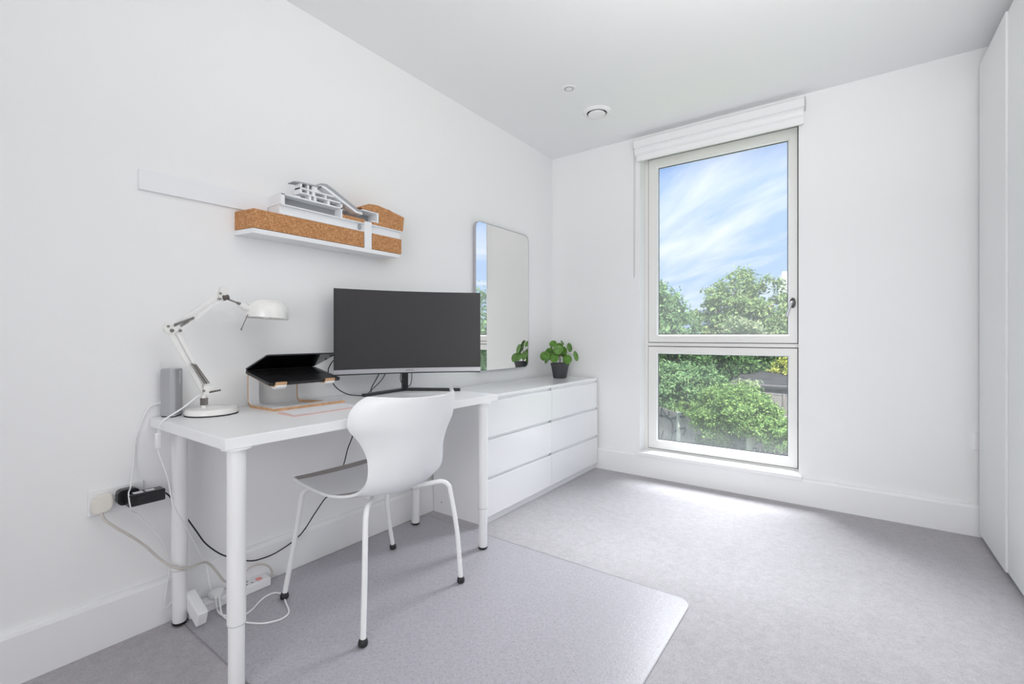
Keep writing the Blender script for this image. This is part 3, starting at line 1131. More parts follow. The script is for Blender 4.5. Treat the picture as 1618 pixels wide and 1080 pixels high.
# ================================================================ desk lamp
LX = -1.93
la = thing('desk_lamp', 'white articulated desk lamp with springs and domed shade on the desk', 'lamp', (LX, 0.745, DZ))
bc = (-1.944, 0.752, 0)
bm = new()
lathe(bm, [(0, DZ + 0.003), (0.0845, DZ + 0.003), (0.088, DZ + 0.006), (0.0875, DZ + 0.016), (0.082, DZ + 0.024), (0.068, DZ + 0.0265), (0.03, DZ + 0.028), (0.014, DZ + 0.031), (0, DZ + 0.031)], 48, bc)
put('base', bm, M['lamp'], la, smooth=True)
bm = new()
lathe(bm, [(0, DZ), (0.087, DZ), (0.0872, DZ + 0.003), (0, DZ + 0.003)], 48, bc)
put('base_pad', bm, M['rubber'], la, label='black rubber pad')
px, py = LX, 0.721
bm = new()
lathe(bm, [(0, 0.783), (0.009, 0.783), (0.009, 0.796), (0, 0.796)], 16, (px, py, 0))
lathe(bm, [(0.006, 0.822), (0.009, 0.822), (0.009, 0.834), (0, 0.836)], 16, (px, py, 0))
put('post', bm, M['lamp'], la)
bm = new()
for k in range(14):
    a = 2 * PI * k / 14
    box(bm, (px + 0.010 * math.cos(a) - 0.002, py + 0.010 * math.sin(a) - 0.002, 0.796), (px + 0.010 * math.cos(a) + 0.002, py + 0.010 * math.sin(a) + 0.002, 0.822))
lathe(bm, [(0, 0.796), (0.010, 0.796), (0.010, 0.822), (0, 0.822)], 14, (px, py, 0))
put('knurled_collar', bm, M['steel'], la)
bm = new()
box(bm, (px - 0.012, py - 0.006, 0.833), (px - 0.009, py + 0.030, 0.866), 0.001)
box(bm, (px + 0.009, py - 0.006, 0.833), (px + 0.012, py + 0.030, 0.866), 0.001)
tube(bm, [(px - 0.014, py + 0.002, 0.846), (px + 0.014, py + 0.002, 0.846)], 0.004, 10)
put('pivot_bracket', bm, M['lamp'], la)
bm = new()
tube(bm, [(px + 0.012, py + 0.012, 0.842), (px + 0.014, py + 0.018, 0.843), (px + 0.016, py + 0.050, 0.847)], 0.0022, 8)
for k in range(5):
    yy = py + 0.016 + k * 0.0075
    tube(bm, [(px + 0.0145, yy, 0.8435 + k * 0.0009), (px + 0.0145, yy + 0.003, 0.8438 + k * 0.0009)], 0.0036, 10)
put('adjusting_screw', bm, M['knob'], la)


def bars(name, segs, w, m, par=la):
    """flat bars of a lamp arm in planes x = LX +- off"""
    bm = new()
    for off, a, b in segs:
        A, B = Vector((LX + off, *a)), Vector((LX + off, *b))
        d = (B - A).normalized()
        n = Vector((0, -d.z, d.y))
        for s in (-1, 1):
            pass
        q = [A - n * w / 2, B - n * w / 2, B + n * w / 2, A + n * w / 2]
        va = [bm.verts.new(p + Vector((-0.003, 0, 0))) for p in q]
        vb = [bm.verts.new(p + Vector((0.003, 0, 0))) for p in q]
        bm.faces.new(va[::-1])
        bm.faces.new(vb)
        for i in range(4):
            bm.faces.new((va[i], va[(i + 1) % 4], vb[(i + 1) % 4], vb[i]))
    return put(name, bm, m, par)


E1, E2 = (0.612, 1.068), (0.634, 1.064)     # elbow pins
bars('lower_arm', [(0.0, (0.716, 0.846), E1), (0.006, (0.734, 0.848), E2), (-0.006, (0.734, 0.848), E2)], 0.010, M['lamp'])
bars('upper_arm', [(0.0, (0.612, 1.079), (0.774, 1.207)), (0.006, (0.634, 1.066), (0.776, 1.188))], 0.0085, M['lamp'])
bm = new()
tube(bm, [(LX - 0.010, 0.612, 1.086), (LX + 0.010, 0.612, 1.086)], 0.0055, 12)
for nm_, c_, r_ in (('elbow', (0.615, 1.079), 0.021),):
    for off in (-0.009, 0.009):
        lathe(bm, [(0, -0.0015), (r_, -0.0015), (r_, 0.0015), (0, 0.0015)], 24, (LX + off, *c_), Matrix.Rotation(rad(90), 3, 'Y'), smooth=False)
put('elbow_plate', bm, M['lamp'], la)
for c_, r_ in (((0.606, 1.085), 0.0045), ((0.617, 1.070), 0.0070), ((0.642, 1.070), 0.0055), ((0.772, 1.212), 0.0045), ((0.770, 1.191), 0.0045), ((0.716, 0.8495), 0.0045)):
    bm = new()
    lathe(bm, [(0, 0), (r_, 0), (r_ * 0.8, 0.004), (0, 0.005)], 14, (LX + 0.0105, *c_), Matrix.Rotation(rad(90), 3, 'Y'))
    put('bolt', bm, M['steel'], la)


def spring(name, A, B, r, turns, wire, off):
    A, B = Vector((LX + off, *A)), Vector((LX + off, *B))
    d = (B - A)
    t = d.normalized()
    n = Vector((1, 0, 0))
    b = t.cross(n)
    pts = []
    N = turns * 8
    for i in range(N + 1):
        a = 2 * PI * i / 8
        pts.append(A + d * (i / N) + (n * math.cos(a) + b * math.sin(a)) * r)
    bm = new()
    tube(bm, pts, wire, 5)
    return put(name, bm, M['steel'], la)


spring('spring', (0.676, 0.951), (0.721, 0.875), 0.0040, 22, 0.0014, 0.013)
spring('spring', (0.686, 0.948), (0.730, 0.876), 0.0040, 22, 0.0014, 0.013)
spring('spring', (0.622, 1.088), (0.684, 1.117), 0.0036, 20, 0.0013, 0.012)
spring('spring', (0.642, 1.086), (0.668, 1.105), 0.0026, 12, 0.0011, 0.012)
bm = new()
for off in (-0.008, 0.008):
    poly = [(0.768, 1.183), (0.790, 1.182), (0.806, 1.196), (0.800, 1.214), (0.797, 1.238), (0.786, 1.243), (0.776, 1.238), (0.768, 1.212)]
    prism(bm, poly, 'x', LX + off - 0.0012, LX + off + 0.0012)
put('head_bracket', bm, M['lamp'], la)
bm = new()
lathe(bm, [(0, -0.012), (0.010, -0.012), (0.0105, -0.008), (0.009, -0.003), (0.0105, 0.002), (0.0105, 0.008), (0, 0.010)], 12, (LX + 0.008, 0.789, 1.197), Matrix.Rotation(rad(105), 3, 'X'))
put('tilt_knob', bm, M['knob'], la)
bm = new()
tube(bm, [(LX + 0.003, 0.797, 1.194), (LX + 0.003, 0.838, 1.179)], 0.0032, 10)
tube(bm, [(LX + 0.003, 0.834, 1.180), (LX + 0.003, 0.850, 1.175)], 0.0055, 12)
put('neck_rod', bm, M['steel'], la)
bm = new()
tube(bm, [(LX, 0.846, 1.178), (LX, 0.868, 1.163), (LX, 0.890, 1.158)], 0.013, 14)
put('socket_housing', bm, M['lamp'], la)
# shade: dome, rim slightly dipping to the right
tl = Matrix.Rotation(rad(3.5), 3, 'X').inverted()
bm = new()
prof = [(0.0795, 0.0), (0.0795, 0.018), (0.0775, 0.034), (0.070, 0.051), (0.057, 0.065), (0.038, 0.075), (0.018, 0.080), (0, 0.081)]
prof_in = [(0, 0.079), (0.018, 0.078), (0.037, 0.073), (0.0555, 0.063), (0.068, 0.050), (0.0755, 0.034), (0.0775, 0.018), (0.0775, 0.0)]
rg = lathe(bm, prof + prof_in, 48, (LX, 0.952, 1.1235), tl)
a_, b_ = rg[0], rg[-1]
for k in range(48):
    bm.faces.new((a_[k], a_[(k + 1) % 48], b_[(k + 1) % 48], b_[k]))
shd = put('lamp_shade', bm, M['lamp'], la, smooth=True)
bm = new()
lathe(bm, [(0, -0.026), (0.014, -0.022), (0.021, -0.008), (0.020, 0.006), (0.012, 0.024), (0.012, 0.05), (0, 0.05)], 20, (LX, 0.952, 1.145))
put('bulb', bm, M['cable_white'], shd, smooth=True)
bm = new()
tube(bm, [(LX + 0.012, 0.870, 1.136), (LX + 0.012, 0.846, 1.079)], 0.0020, 8)
lathe(bm, [(0, -0.0042), (0.0036, -0.002), (0.0036, 0.002), (0, 0.0042)], 12, (LX + 0.012, 0.8455, 1.077))
put('switch_rod', bm, M['steel'], la)
bm = new()
cp = [(-1.93, 0.716, 0.838), (-1.925, 0.695, 0.829), (-1.915, 0.650, 0.797), (-1.905, 0.603, 0.772), (-1.905, 0.583, 0.757), (-1.912, 0.578, 0.735), (-1.920, 0.577, 0.716)]
tube(bm, smooth_path(cp, 7), 0.0028, 8)
cp2 = [(-1.922, 0.577, 0.664), (-1.915, 0.580, 0.640), (-1.905, 0.600, 0.560), (-1.905, 0.615, 0.468), (-1.912, 0.640, 0.408), (-1.945, 0.680, 0.330), (-1.985, 0.727, 0.232), (-1.992, 0.752, 0.180), (-1.992, 0.762, 0.110), (-1.992, 0.770, 0.068)]
tube(bm, smooth_path(cp2, 8), 0.0026, 8)
put('cord', bm, M['cable_white'], la)
bm = new()
box(bm, (-1.931, 0.569, 0.664), (-1.911, 0.585, 0.718), 0.004)
put('cord_switch', bm, M['plastic'], la)

# ================================================================ speaker
sk = thing('smart_speaker', 'small upright grey speaker with rounded corners behind the lamp base', 'speaker', (-2.005, 0.640, DZ))
bm = new()
tri = []
for cx_, cy_, a0, a1 in ((-2.022, 0.629, 150, 270), (-1.989, 0.641, 285, 380), (-2.020, 0.668, 45, 150)):
    for k in range(7):
        a = rad(a0 + (a1 - a0) * k / 6)
        tri.append((cx_ + 0.014 * math.cos(a), cy_ + 0.014 * math.sin(a)))
prism(bm, tri, 'z', DZ + 0.004, DZ + 0.172)
put('body', bm, M['speaker'], sk, smooth=False)
bm = new()
tri_s = [(-2.009 + (x + 2.009) * 0.93, 0.647 + (y - 0.647) * 0.93) for x, y in tri]
prism(bm, tri_s, 'z', DZ + 0.172, DZ + 0.1745)
put('top_cap', bm, M['silver'], sk)
bm = new()
prism(bm, tri_s, 'z', DZ, DZ + 0.004)
put('base_pad', bm, M['rubber'], sk)
# vertical lettering on the face turned to the room
fa, fb = Vector((-1.9758, 0.6458, 0)), Vector((-2.0101, 0.6779, 0))
fd = (fb - fa).normalized()
fn = Vector((-fd.y, fd.x, 0))
if fn.x < 0:
    fn = -fn
fp = fa + (fb - fa) * 0.66 + fn * 0.0008
rotm = Matrix(((0, -fd.x, fn.x), (0, -fd.y, fn.y), (1, 0, 0))).to_4x4()
text_mesh('SONOS', 0.0135, M['plastic'], sk, 'lettering', Matrix.Translation((fp.x, fp.y, DZ + 0.143)) @ rotm)

# ================================================================ wall sockets
def wall_socket(name, label, origin, axis, w=0.149, h=0.088):
    """double switched socket plate; axis 'y' on the left wall, 'x' on the window wall"""
    x, y, z = origin
    t = thing(name, label, 'socket', origin)

    def bb(nm, u0, u1, z0, z1, d0, d1, m, bev=0.0, par=None):
        if axis == 'y':
            lo, hi = (x + d0, y + u0, z + z0), (x + d1, y + u1, z + z1)
        else:
            lo, hi = (x + u0, y - d1, z + z0), (x + u1, y - d0, z + z1)
        return bxp(nm, lo, hi, m, par or t, bev)
    bb('plate', 0, w, 0, h, 0, 0.009, M['plastic'], 0.003)
    for u in (0.061, 0.077):
        bb('rocker_switch', u, u + 0.010, 0.042, 0.064, 0.0088, 0.0125, M['trim'], 0.001)
    for u in (0.028, 0.108):
        bb('socket_hole', u + 0.005, u + 0.009, 0.045, 0.052, 0.0088, 0.0093, M['gasket'])
        bb('socket_hole', u - 0.006, u - 0.001, 0.026, 0.030, 0.0088, 0.0093, M['gasket'])
        bb('socket_hole', u + 0.013, u + 0.018, 0.026, 0.030, 0.0088, 0.0093, M['gasket'])
    return t


wall_socket('wall_socket', 'white double wall socket low on the left wall beside the desk', (LW, 0.421, 0.448), 'y')
wall_socket('wall_socket', 'white wall socket almost hidden behind the far edge of the wardrobe', (0.538, WW, 0.452), 'x')

# black adapter with its plug and lead
ad = thing('power_adapter', 'black block power adapter plugged into the wall socket', 'adapter', (-2.01, 0.55, 0.49))
bm = new()
prism(bm, rrect(0.060, 0.052, 0.016, 6, 0.520, 0.497), 'x', LW + 0.0095, LW + 0.040)
put('plug', bm, M['adapter'], ad)
bm = new()
box(bm, (-2.012, 0.507, 0.471), (-1.962, 0.612, 0.511), 0.004)
bd = put('body', bm, M['adapter'], ad)
bm = new()
box(bm, (-1.997, 0.525, 0.5105), (-1.975, 0.552, 0.5118))
box(bm, (-1.997, 0.560, 0.5105), (-1.975, 0.585, 0.5118))
put('paper_label', bm, M['sticker'], bd)
bm = new()
box(bm, (-1.9625, 0.530, 0.484), (-1.9615, 0.560, 0.499))
put('rating_plate', bm, M['alu_dark'], bd)
bm = new()
ap = [(-1.992, 0.608, 0.492), (-1.994, 0.628, 0.478), (-2.00, 0.660, 0.425), (-2.005, 0.691, 0.371), (-2.005, 0.721, 0.314), (-2.005, 0.753, 0.254), (-2.004, 0.797, 0.201), (-2.004, 0.836, 0.169), (-2.004, 0.903, 0.128), (-2.004, 0.954, 0.113), (-2.004, 1.034, 0.116), (-2.004, 1.134, 0.153), (-2.01, 1.211, 0.228), (-2.015, 1.260, 0.275), (-2.02, 1.293, 0.295), (-2.02, 1.362, 0.401), (-2.02, 1.391, 0.488), (-2.02, 1.42, 0.552), (-2.025, 1.438, 0.638), (-2.03, 1.445, 0.72)]
tube(bm, smooth_path(ap, 7), 0.0027, 8)
put('lead', bm, M['rubber'], ad)

# extension lead: cream plug, greige lead, white strip
xl = thing('extension_lead', 'white four-socket extension lead on the floor by the baseboard, cream plug in wall', 'extension lead', (-1.99, 0.83, MZ))
bm = new()
pp = [(0.428, 0.462), (0.434, 0.458), (0.462, 0.458), (0.476, 0.468), (0.481, 0.482), (0.480, 0.512), (0.474, 0.517), (0.440, 0.516), (0.430, 0.503), (0.426, 0.485)]
prism(bm, pp, 'x', LW + 0.0095, LW + 0.034)
bmesh.ops.bevel(bm, geom=bm.edges[:], offset=0.004, segments=2, affect='EDGES')
put('plug', bm, M['cream'], xl)
bm = new()
gp = [(-2.022, 0.450, 0.460), (-2.015, 0.455, 0.440), (-2.00, 0.473, 0.415), (-1.992, 0.523, 0.362), (-1.986, 0.562, 0.315), (-1.975, 0.595, 0.266), (-1.940, 0.628, 0.230), (-1.935, 0.668, 0.213), (-1.955, 0.725, 0.204), (-1.975, 0.755, 0.182), (-1.980, 0.785, 0.135), (-1.988, 0.815, 0.085), (-1.995, 0.850, 0.066), (-1.995, 0.880, 0.080), (-1.99, 0.912, 0.101), (-1.985, 0.950, 0.100), (-1.985, 0.982, 0.080), (-1.988, 1.000, 0.045), (-1.992, 0.992, 0.022), (-1.992, 0.982, 0.020)]
tube(bm, smooth_path(gp, 8), 0.0042, 10)
put('lead', bm, M['cable_grey'], xl)
bm = new()
box(bm, (-2.018, 0.685, MZ), (-1.964, 0.985, MZ + 0.036), 0.005)
sb = put('socket_strip', bm, M['plastic'], xl)
bm = new()
for yc in (0.725, 0.785, 0.845, 0.905):
    for dx, dy, w_, h_ in ((-0.014, 0, 0.003, 0.0035), (0.010, -0.011, 0.0035, 0.003), (0.010, 0.011, 0.0035, 0.003)):
        box(bm, (-1.991 + dx - w_, yc + dy - h_, MZ + 0.0358), (-1.991 + dx + w_, yc + dy + h_, MZ + 0.0364))
put('socket_holes', bm, M['gasket'], sb)
bm = new()
box(bm, (-2.000, 0.935, MZ + 0.0355), (-1.976, 0.955, MZ + 0.039), 0.002)
put('neon_switch', bm, M['red'], sb, label='pinkish red indicator switch')

# white charger block leaning off the strip, with the speaker's cable
cg = thing('charger_block', 'white charger block plugged into left end of the extension lead', 'charger', (-1.96, 0.705, 0.05))
mr_ = Matrix.Rotation(rad(20), 3, 'Y')
bm = new()
box(bm, (-1.992, 0.676, 0.034), (-1.866, 0.710, 0.088), 0.004, 2, (mr_, (-1.93, 0.693, 0.060)))
put('body', bm, M['plastic'], cg)
bm = new()
wc = [(-2.035, 0.621, 0.807), (-2.04, 0.600, 0.802), (-2.041, 0.578, 0.780), (-2.041, 0.548, 0.694), (-2.041, 0.541, 0.607), (-2.015, 0.526, 0.530), (-1.985, 0.513, 0.518), (-1.957, 0.507, 0.500), (-1.957, 0.510, 0.478), (-1.972, 0.518, 0.455), (-2.015, 0.545, 0.428), (-2.02, 0.588, 0.361), (-2.018, 0.626, 0.290), (-2.016, 0.640, 0.208), (-2.016, 0.632, 0.136), (-2.014, 0.624, 0.070), (-2.012, 0.636, 0.066), (-2.010, 0.665, 0.094), (-2.000, 0.685, 0.106), (-1.982, 0.692, 0.098)]
tube(bm, smooth_path(wc, 7), 0.0021, 8)
box(bm, (-2.040, 0.617, 0.800), (-2.031, 0.632, 0.814), 0.002)
put('charging_cable', bm, M['cable_white'], cg)

# white lead looping over the mat
wl_ = thing('white_power_lead', 'white power lead looped on the chair mat, flat plug in the extension strip', 'cable', (-1.98, 0.785, MZ + 0.036))
bm = new()
pp = [(-2.004, 0.762), (-2.006, 0.800), (-1.990, 0.812), (-1.972, 0.806), (-1.962, 0.790), (-1.963, 0.772), (-1.974, 0.760)]
prism(bm, pp, 'z', MZ + 0.0365, MZ + 0.060)
bmesh.ops.bevel(bm, geom=bm.edges[:], offset=0.003, segments=2, affect='EDGES')
put('plug', bm, M['plastic'], wl_)
bm = new()
q = MZ + 0.0034
lp_ = [(-1.967, 0.785, 0.052), (-1.945, 0.780, 0.040), (-1.915, 0.772, 0.014), (-1.880, 0.768, q), (-1.835, 0.775, q), (-1.800, 0.790, q), (-1.776, 0.802, q), (-1.730, 0.828, q), (-1.706, 0.856, q), (-1.694, 0.892, q), (-1.714, 0.926, q), (-1.780, 0.950, q), (-1.850, 0.972, q), (-1.888, 0.962, q), (-1.893, 0.930, q), (-1.872, 0.890, q), (-1.843, 0.852, q), (-1.835, 0.815, q), (-1.868, 0.778, q + 0.004), (-1.905, 0.766, q + 0.003), (-1.942, 0.768, 0.022), (-1.966, 0.775, 0.050)]
tube(bm, smooth_path(lp_, 8), 0.0032, 8)
put('cable', bm, M['cable_white'], wl_)

# ================================================================ wall model
XF, XB, XU = -1.930, LW + 0.0005, -1.976
md_ = thing('architectural_model', 'wall-hung section model of white card and cork blocks on a white shelf board', 'model', (-2.0, 1.27, 1.466))


def pl(name, poly, m, x0=XB, x1=XF, par=md_):
    bm = new()
    prism(bm, poly, 'x', x0, x1)
    return put(name, bm, m, par)


def rect(y0, y1, z0, z1):
    return [(y0, z0), (y1, z0), (y1, z1), (y0, z1)]


def skew(name, ya, yb, yaw_, ybw_, z0, z1, m):
    """block whose ends are cut askew: front ya..yb, wall side yaw_..ybw_"""
    bm = new()
    prism(bm, [(XF, ya), (XF, yb), (XB, ybw_), (XB, yaw_)], 'z', z0, z1)
    return put(name, bm, m, md_)


skew('shelf_board', 0.896, 1.645, 0.876, 1.570, 1.466, 1.485, M['model_white'])
skew('cork_block', 0.898, 1.420, 0.878, 1.420, 1.4875, 1.5635, M['cork'])
pl('long_strip', [(0.556, 1.574), (1.008, 1.577), (1.008, 1.655), (0.556, 1.646)], M['model_white'], XB, LW + 0.012)
pl('cork_block', rect(1.470, 1.657, 1.4875, 1.5655), M['cork'])
pl('post', rect(1.4245, 1.467, 1.4855, 1.618), M['model_white'])
# lower channel: white, open to the front
bm = new()
for a in (rect(1.010, 1.424, 1.5645, 1.5685), rect(1.010, 1.424, 1.604, 1.6085)):
    prism(bm, a, 'x', XB, XF)
prism(bm, rect(1.010, 1.424, 1.5685, 1.604), 'x', XB, XF - 0.018)
put('lower_channel', bm, M['model_white'], md_)
bm = new()
lathe(bm, [(0, 0), (0.016, 0), (0.016, 0.004), (0, 0.004)], 24, (XF - 0.016, 1.408, 1.5865), Matrix.Rotation(rad(90), 3, 'Y'))
for v in bm.verts:
    v.co.y = 1.406 + (v.co.y - 1.408) * 0.55
put('duct_opening', bm, M['model_grey'], md_)
bm = new()
for a in (rect(1.468, 1.660, 1.566, 1.570), rect(1.468, 1.660, 1.606, 1.610)):
    prism(bm, a, 'x', XB, XF)
prism(bm, rect(1.468, 1.660, 1.570, 1.606), 'x', XB, XF - 0.016)
put('right_channel', bm, M['model_white'], md_)
pl('end_wall', rect(1.008, 1.0245, 1.609, 1.652), M['model_white'])
bm = new()
prism(bm, rect(1.0245, 1.293, 1.609, 1.650), 'x', XB, XF - 0.050)
put('hall_back', bm, M['model_grey'], md_)
pl('floor_slab', rect(1.0085, 1.301, 1.6485, 1.6545), M['model_white'])
pl('dividing_wall', rect(1.293, 1.301, 1.609, 1.678), M['model_white'])
pl('cork_block', rect(1.302, 1.424, 1.6095, 1.626), M['cork'])
# open floors of the building
pl('floor_slab', [(1.092, 1.673), (1.302, 1.673), (1.302, 1.679), (1.092, 1.679)], M['model_white'], XU)
pl('floor_slab', [(1.094, 1.694), (1.258, 1.694), (1.258, 1.700), (1.094, 1.700)], M['model_white'], XU)
bm = new()
prism(bm, [(1.062, 1.713), (1.085, 1.716), (1.195, 1.7215), (1.195, 1.7275), (1.085, 1.722), (1.062, 1.7165)], 'x', XU, XF)
put('roof_slab', bm, M['model_grey'], md_)
for y0, y1, z0, z1 in ((1.094, 1.104, 1.679, 1.719), (1.128, 1.137, 1.679, 1.694), (1.128, 1.137, 1.700, 1.719), (1.152, 1.166, 1.679, 1.694), (1.152, 1.176, 1.700, 1.720),
                       (1.136, 1.147, 1.6545, 1.673), (1.160, 1.172, 1.6545, 1.673), (1.214, 1.222, 1.679, 1.694), (1.226, 1.238, 1.6545, 1.673)):
    pl('column', rect(y0, y1, z0, z1), M['model_white'], XU, XF - 0.004)
bm = new()
prism(bm, rect(1.105, 1.29, 1.6545, 1.673), 'x', XU, XF - 0.038)
prism(bm, rect(1.105, 1.25, 1.679, 1.694), 'x', XU, XF - 0.038)
prism(bm, rect(1.105, 1.19, 1.700, 1.718), 'x', XU, XF - 0.038)
put('room_backs', bm, M['model_grey'], md_)
pl('stair_ramp', [(1.050, 1.6545), (1.105, 1.6545), (1.105, 1.667)], M['model_white'], XU, XF - 0.02)
# sloping roof: white cut edge in front, taller grey strip behind
rampb = [(1.182, 1.7225), (1.206, 1.7235), (1.240, 1.7085), (1.376, 1.648), (1.412, 1.646), (1.412, 1.6555), (1.381, 1.657), (1.244, 1.719), (1.210, 1.733), (1.182, 1.731)]
pl('sloping_roof', rampb, M['model_white'], XU)
rampg = [(1.190, 1.729), (1.212, 1.731), (1.246, 1.717), (1.385, 1.6555), (1.412, 1.6550), (1.412, 1.668), (1.391, 1.669), (1.256, 1.733), (1.222, 1.7465), (1.194, 1.743)]
pl('roof_parapet', rampg, M['model_grey'], XU, XF - 0.003)
# box at the right: open front
bm = new()
prism(bm, rect(1.302, 1.500, 1.627, 1.669), 'x', XB, XF - 0.075)
put('box_back', bm, M['model_grey'], md_)
bm = new()
prism(bm, rect(1.412, 1.510, 1.669, 1.674), 'x', XB, XF - 0.001)
prism(bm, rect(1.500, 1.510, 1.629, 1.669), 'x', XB, XF - 0.001)
prism(bm, rect(1.468, 1.510, 1.6235, 1.629), 'x', XB, XF - 0.001)
put('box_frame', bm, M['model_white'], md_)
# cork hill
hill = [(1.468, 1.611), (1.668, 1.611), (1.676, 1.686), (1.640, 1.693), (1.600, 1.699), (1.580, 1.705), (1.545, 1.708), (1.500, 1.713), (1.450, 1.708), (1.413, 1.690),
        (1.402, 1.682), (1.414, 1.676), (1.512, 1.676), (1.512, 1.622), (1.468, 1.622)]
pl('cork_hill', hill, M['cork'])

# ================================================================ mirror
mi_ = thing('wall_mirror', 'tall frameless-looking mirror with rounded corners and thin white edge on the left wall', 'mirror', (LW, 2.70, 1.32))
my, mz, mw, mh = 2.699, 1.322, 0.640, 1.022
bm = new()
o_ = rrect(mw, mh, 0.052, 8, my, mz)
i_ = rrect(mw - 0.008, mh - 0.008, 0.048, 8, my, mz)
ra = [bm.verts.new((LW, *p)) for p in o_]
rb_ = [bm.verts.new((LW + 0.025, *p)) for p in o_]
rc = [bm.verts.new((LW + 0.025, *p)) for p in i_]
rd = [bm.verts.new((LW + 0.018, *p)) for p in i_]
n_ = len(o_)
for A, B in ((ra, rb_), (rb_, rc), (rc, rd)):
    for k in range(n_):
        bm.faces.new((A[k], A[(k + 1) % n_], B[(k + 1) % n_], B[k]))
put('rim', bm, M['silver'], mi_)
bm = new()
prism(bm, i_, 'x', LW + 0.004, LW + 0.023)
put('glass', bm, M['mirror'], mi_)

# ================================================================ potted plant
PR, PD = Vector((0.8097, 0.5868, 0)), Vector((-0.5868, 0.8097, 0))
PC = Vector((-1.850, 3.200, CT))
pt = thing('potted_plant', 'round-leaved green houseplant in a dark grey pot on the chest', 'plant', PC)
bm = new()
lathe(bm, [(0, 0.0), (0.050, 0.0), (0.053, 0.004), (0.070, 0.100), (0.074, 0.101), (0.074, 0.119), (0.070, 0.119), (0.067, 0.104), (0, 0.104)], 36, PC)
put('pot', bm, M['pot'], pt)
bm = new()
lathe(bm, [(0, 0.110), (0.03, 0.109), (0.066, 0.106)], 24, PC)
put('soil', bm, M['soil'], pt)
bm = new()
stt = [(0, 0.105), (0.001, 0.14), (-0.001, 0.17), (0.002, 0.196)]
tube(bm, smooth_path([PC + PR * a + Vector((0, 0, b)) for a, b in stt], 5), [0.0042] * 16, 8)
put('stem', bm, M['stem'], pt)
leaves = [  # right, up, depth, radius, yaw, pitch, roll
    (-0.122, 0.172, -0.030, 0.036, 15, 20, 0), (-0.104, 0.132, 0.01, 0.022, 62, 30, 20), (-0.052, 0.268, 0.02, 0.029, 20, 35, 10),
    (-0.066, 0.226, 0.035, 0.020, 66, 10, 10), (-0.018, 0.224, -0.045, 0.037, 5, 15, 0), (0.032, 0.217, -0.005, 0.030, 40, 20, 0),
    (0.019, 0.277, 0.01, 0.020, 60, 30, -25), (0.077, 0.238, 0.02, 0.034, 48, 10, -8), (0.124, 0.171, 0.0, 0.038, 55, 15, -18),
    (0.053, 0.146, -0.055, 0.036, -28, 15, 5), (-0.048, 0.157, -0.050, 0.034, 18, 25, 0), (-0.080, 0.170, -0.005, 0.028, 40, 20, 0),
    (0.03, 0.19, 0.06, 0.030, 150, 25, 0), (-0.03, 0.18, 0.065, 0.032, 190, 25, 0), (-0.075, 0.20, 0.06, 0.033, 200, 20, 0), (0.0, 0.245, 0.055, 0.030, 170, 30, 0)]
for a, b, dp, r_, yw, pi_, ro in leaves:
    r_ *= 1.10
    c = PC + PR * a + PD * dp + Vector((0, 0, b))
    nrm = (-PD * math.cos(rad(yw)) + PR * (math.sin(rad(yw)) * (1 if a >= 0 else -1)))
    nrm = (nrm * math.cos(rad(pi_)) + Vector((0, 0, 1)) * math.sin(rad(pi_))).normalized()
    up = (Vector((0, 0, 1)) - nrm * nrm.z).normalized()
    sd = up.cross(nrm)
    m_ = Matrix.Rotation(rad(ro), 3, nrm)
    up, sd = m_ @ up, m_ @ sd
    bm = new()
    rings = []
    for fr_, hh in ((0.0, 0.10), (0.35, 0.085), (0.7, 0.03), (1.0, -0.06)):
        if fr_ == 0:
            rings.append([bm.verts.new(c + nrm * r_ * -hh)])
            continue
        g = []
        for k in range(18):
            an = 2 * PI * k / 18
            rr_ = r_ * fr_ * (1 + 0.06 * math.cos(an))
            g.append(bm.verts.new(c + sd * rr_ * math.sin(an) * 0.97 + up * rr_ * math.cos(an) - nrm * r_ * hh))
        rings.append(g)
    for A, B in zip(rings, rings[1:]):
        for k in range(18):
            if len(A) == 1:
                bm.faces.new((A[0], B[k], B[(k + 1) % 18]))
            else:
                bm.faces.new((A[k], B[k], B[(k + 1) % 18], A[(k + 1) % 18]))
    lf = put('leaf', bm, M['leaf'], pt, smooth=True)
    sm = lf.modifiers.new('thickness', 'SOLIDIFY')
    sm.thickness = 0.0012
    bm = new()
    s0 = PC + Vector((0, 0, 0.165 + 0.03 * random.random())) if b > 0.15 else PC + Vector((0, 0, 0.14))
    e0 = c - nrm * r_ * 0.12
    midp = (s0 + e0) / 2 + Vector((0, 0, 0.022))
    tube(bm, smooth_path([s0, midp, e0], 5), 0.0013, 6)
    put('petiole', bm, M['petiole'], lf)

# ================================================================ OUTSIDE
GZ = -2.95
bm = new()
box(bm, (-60, 5.0, GZ - 0.3), (40, 120, GZ))
put('ground', bm, M['grass'], None, loc=(0, 20, GZ), kind='structure')

# close-boarded fence running obliquely away, concrete posts every three metres
FP = Vector((-3.836, 13.275, 0))
FD = Vector((2.118, -2.133, 0)).normalized()
FN = Vector((0.7096, 0.7046, 0))
FN = -FN                                    # towards the room
fc = thing('board_fence', 'weathered upright-board garden fence with concrete posts and black graffiti outside the window', 'fence', FP + FD * 1.5 + Vector((0, 0, GZ)))
fm = Matrix((FD, -FN, Vector((0, 0, 1)))).transposed()


def fence_box(bm, u0, u1, d0, d1, z0, z1, bev=0.0):
    vs = box(bm, (u0, d0, z0), (u1, d1, z1), bev)
    for v in vs:
        v.co = FP + fm @ v.co


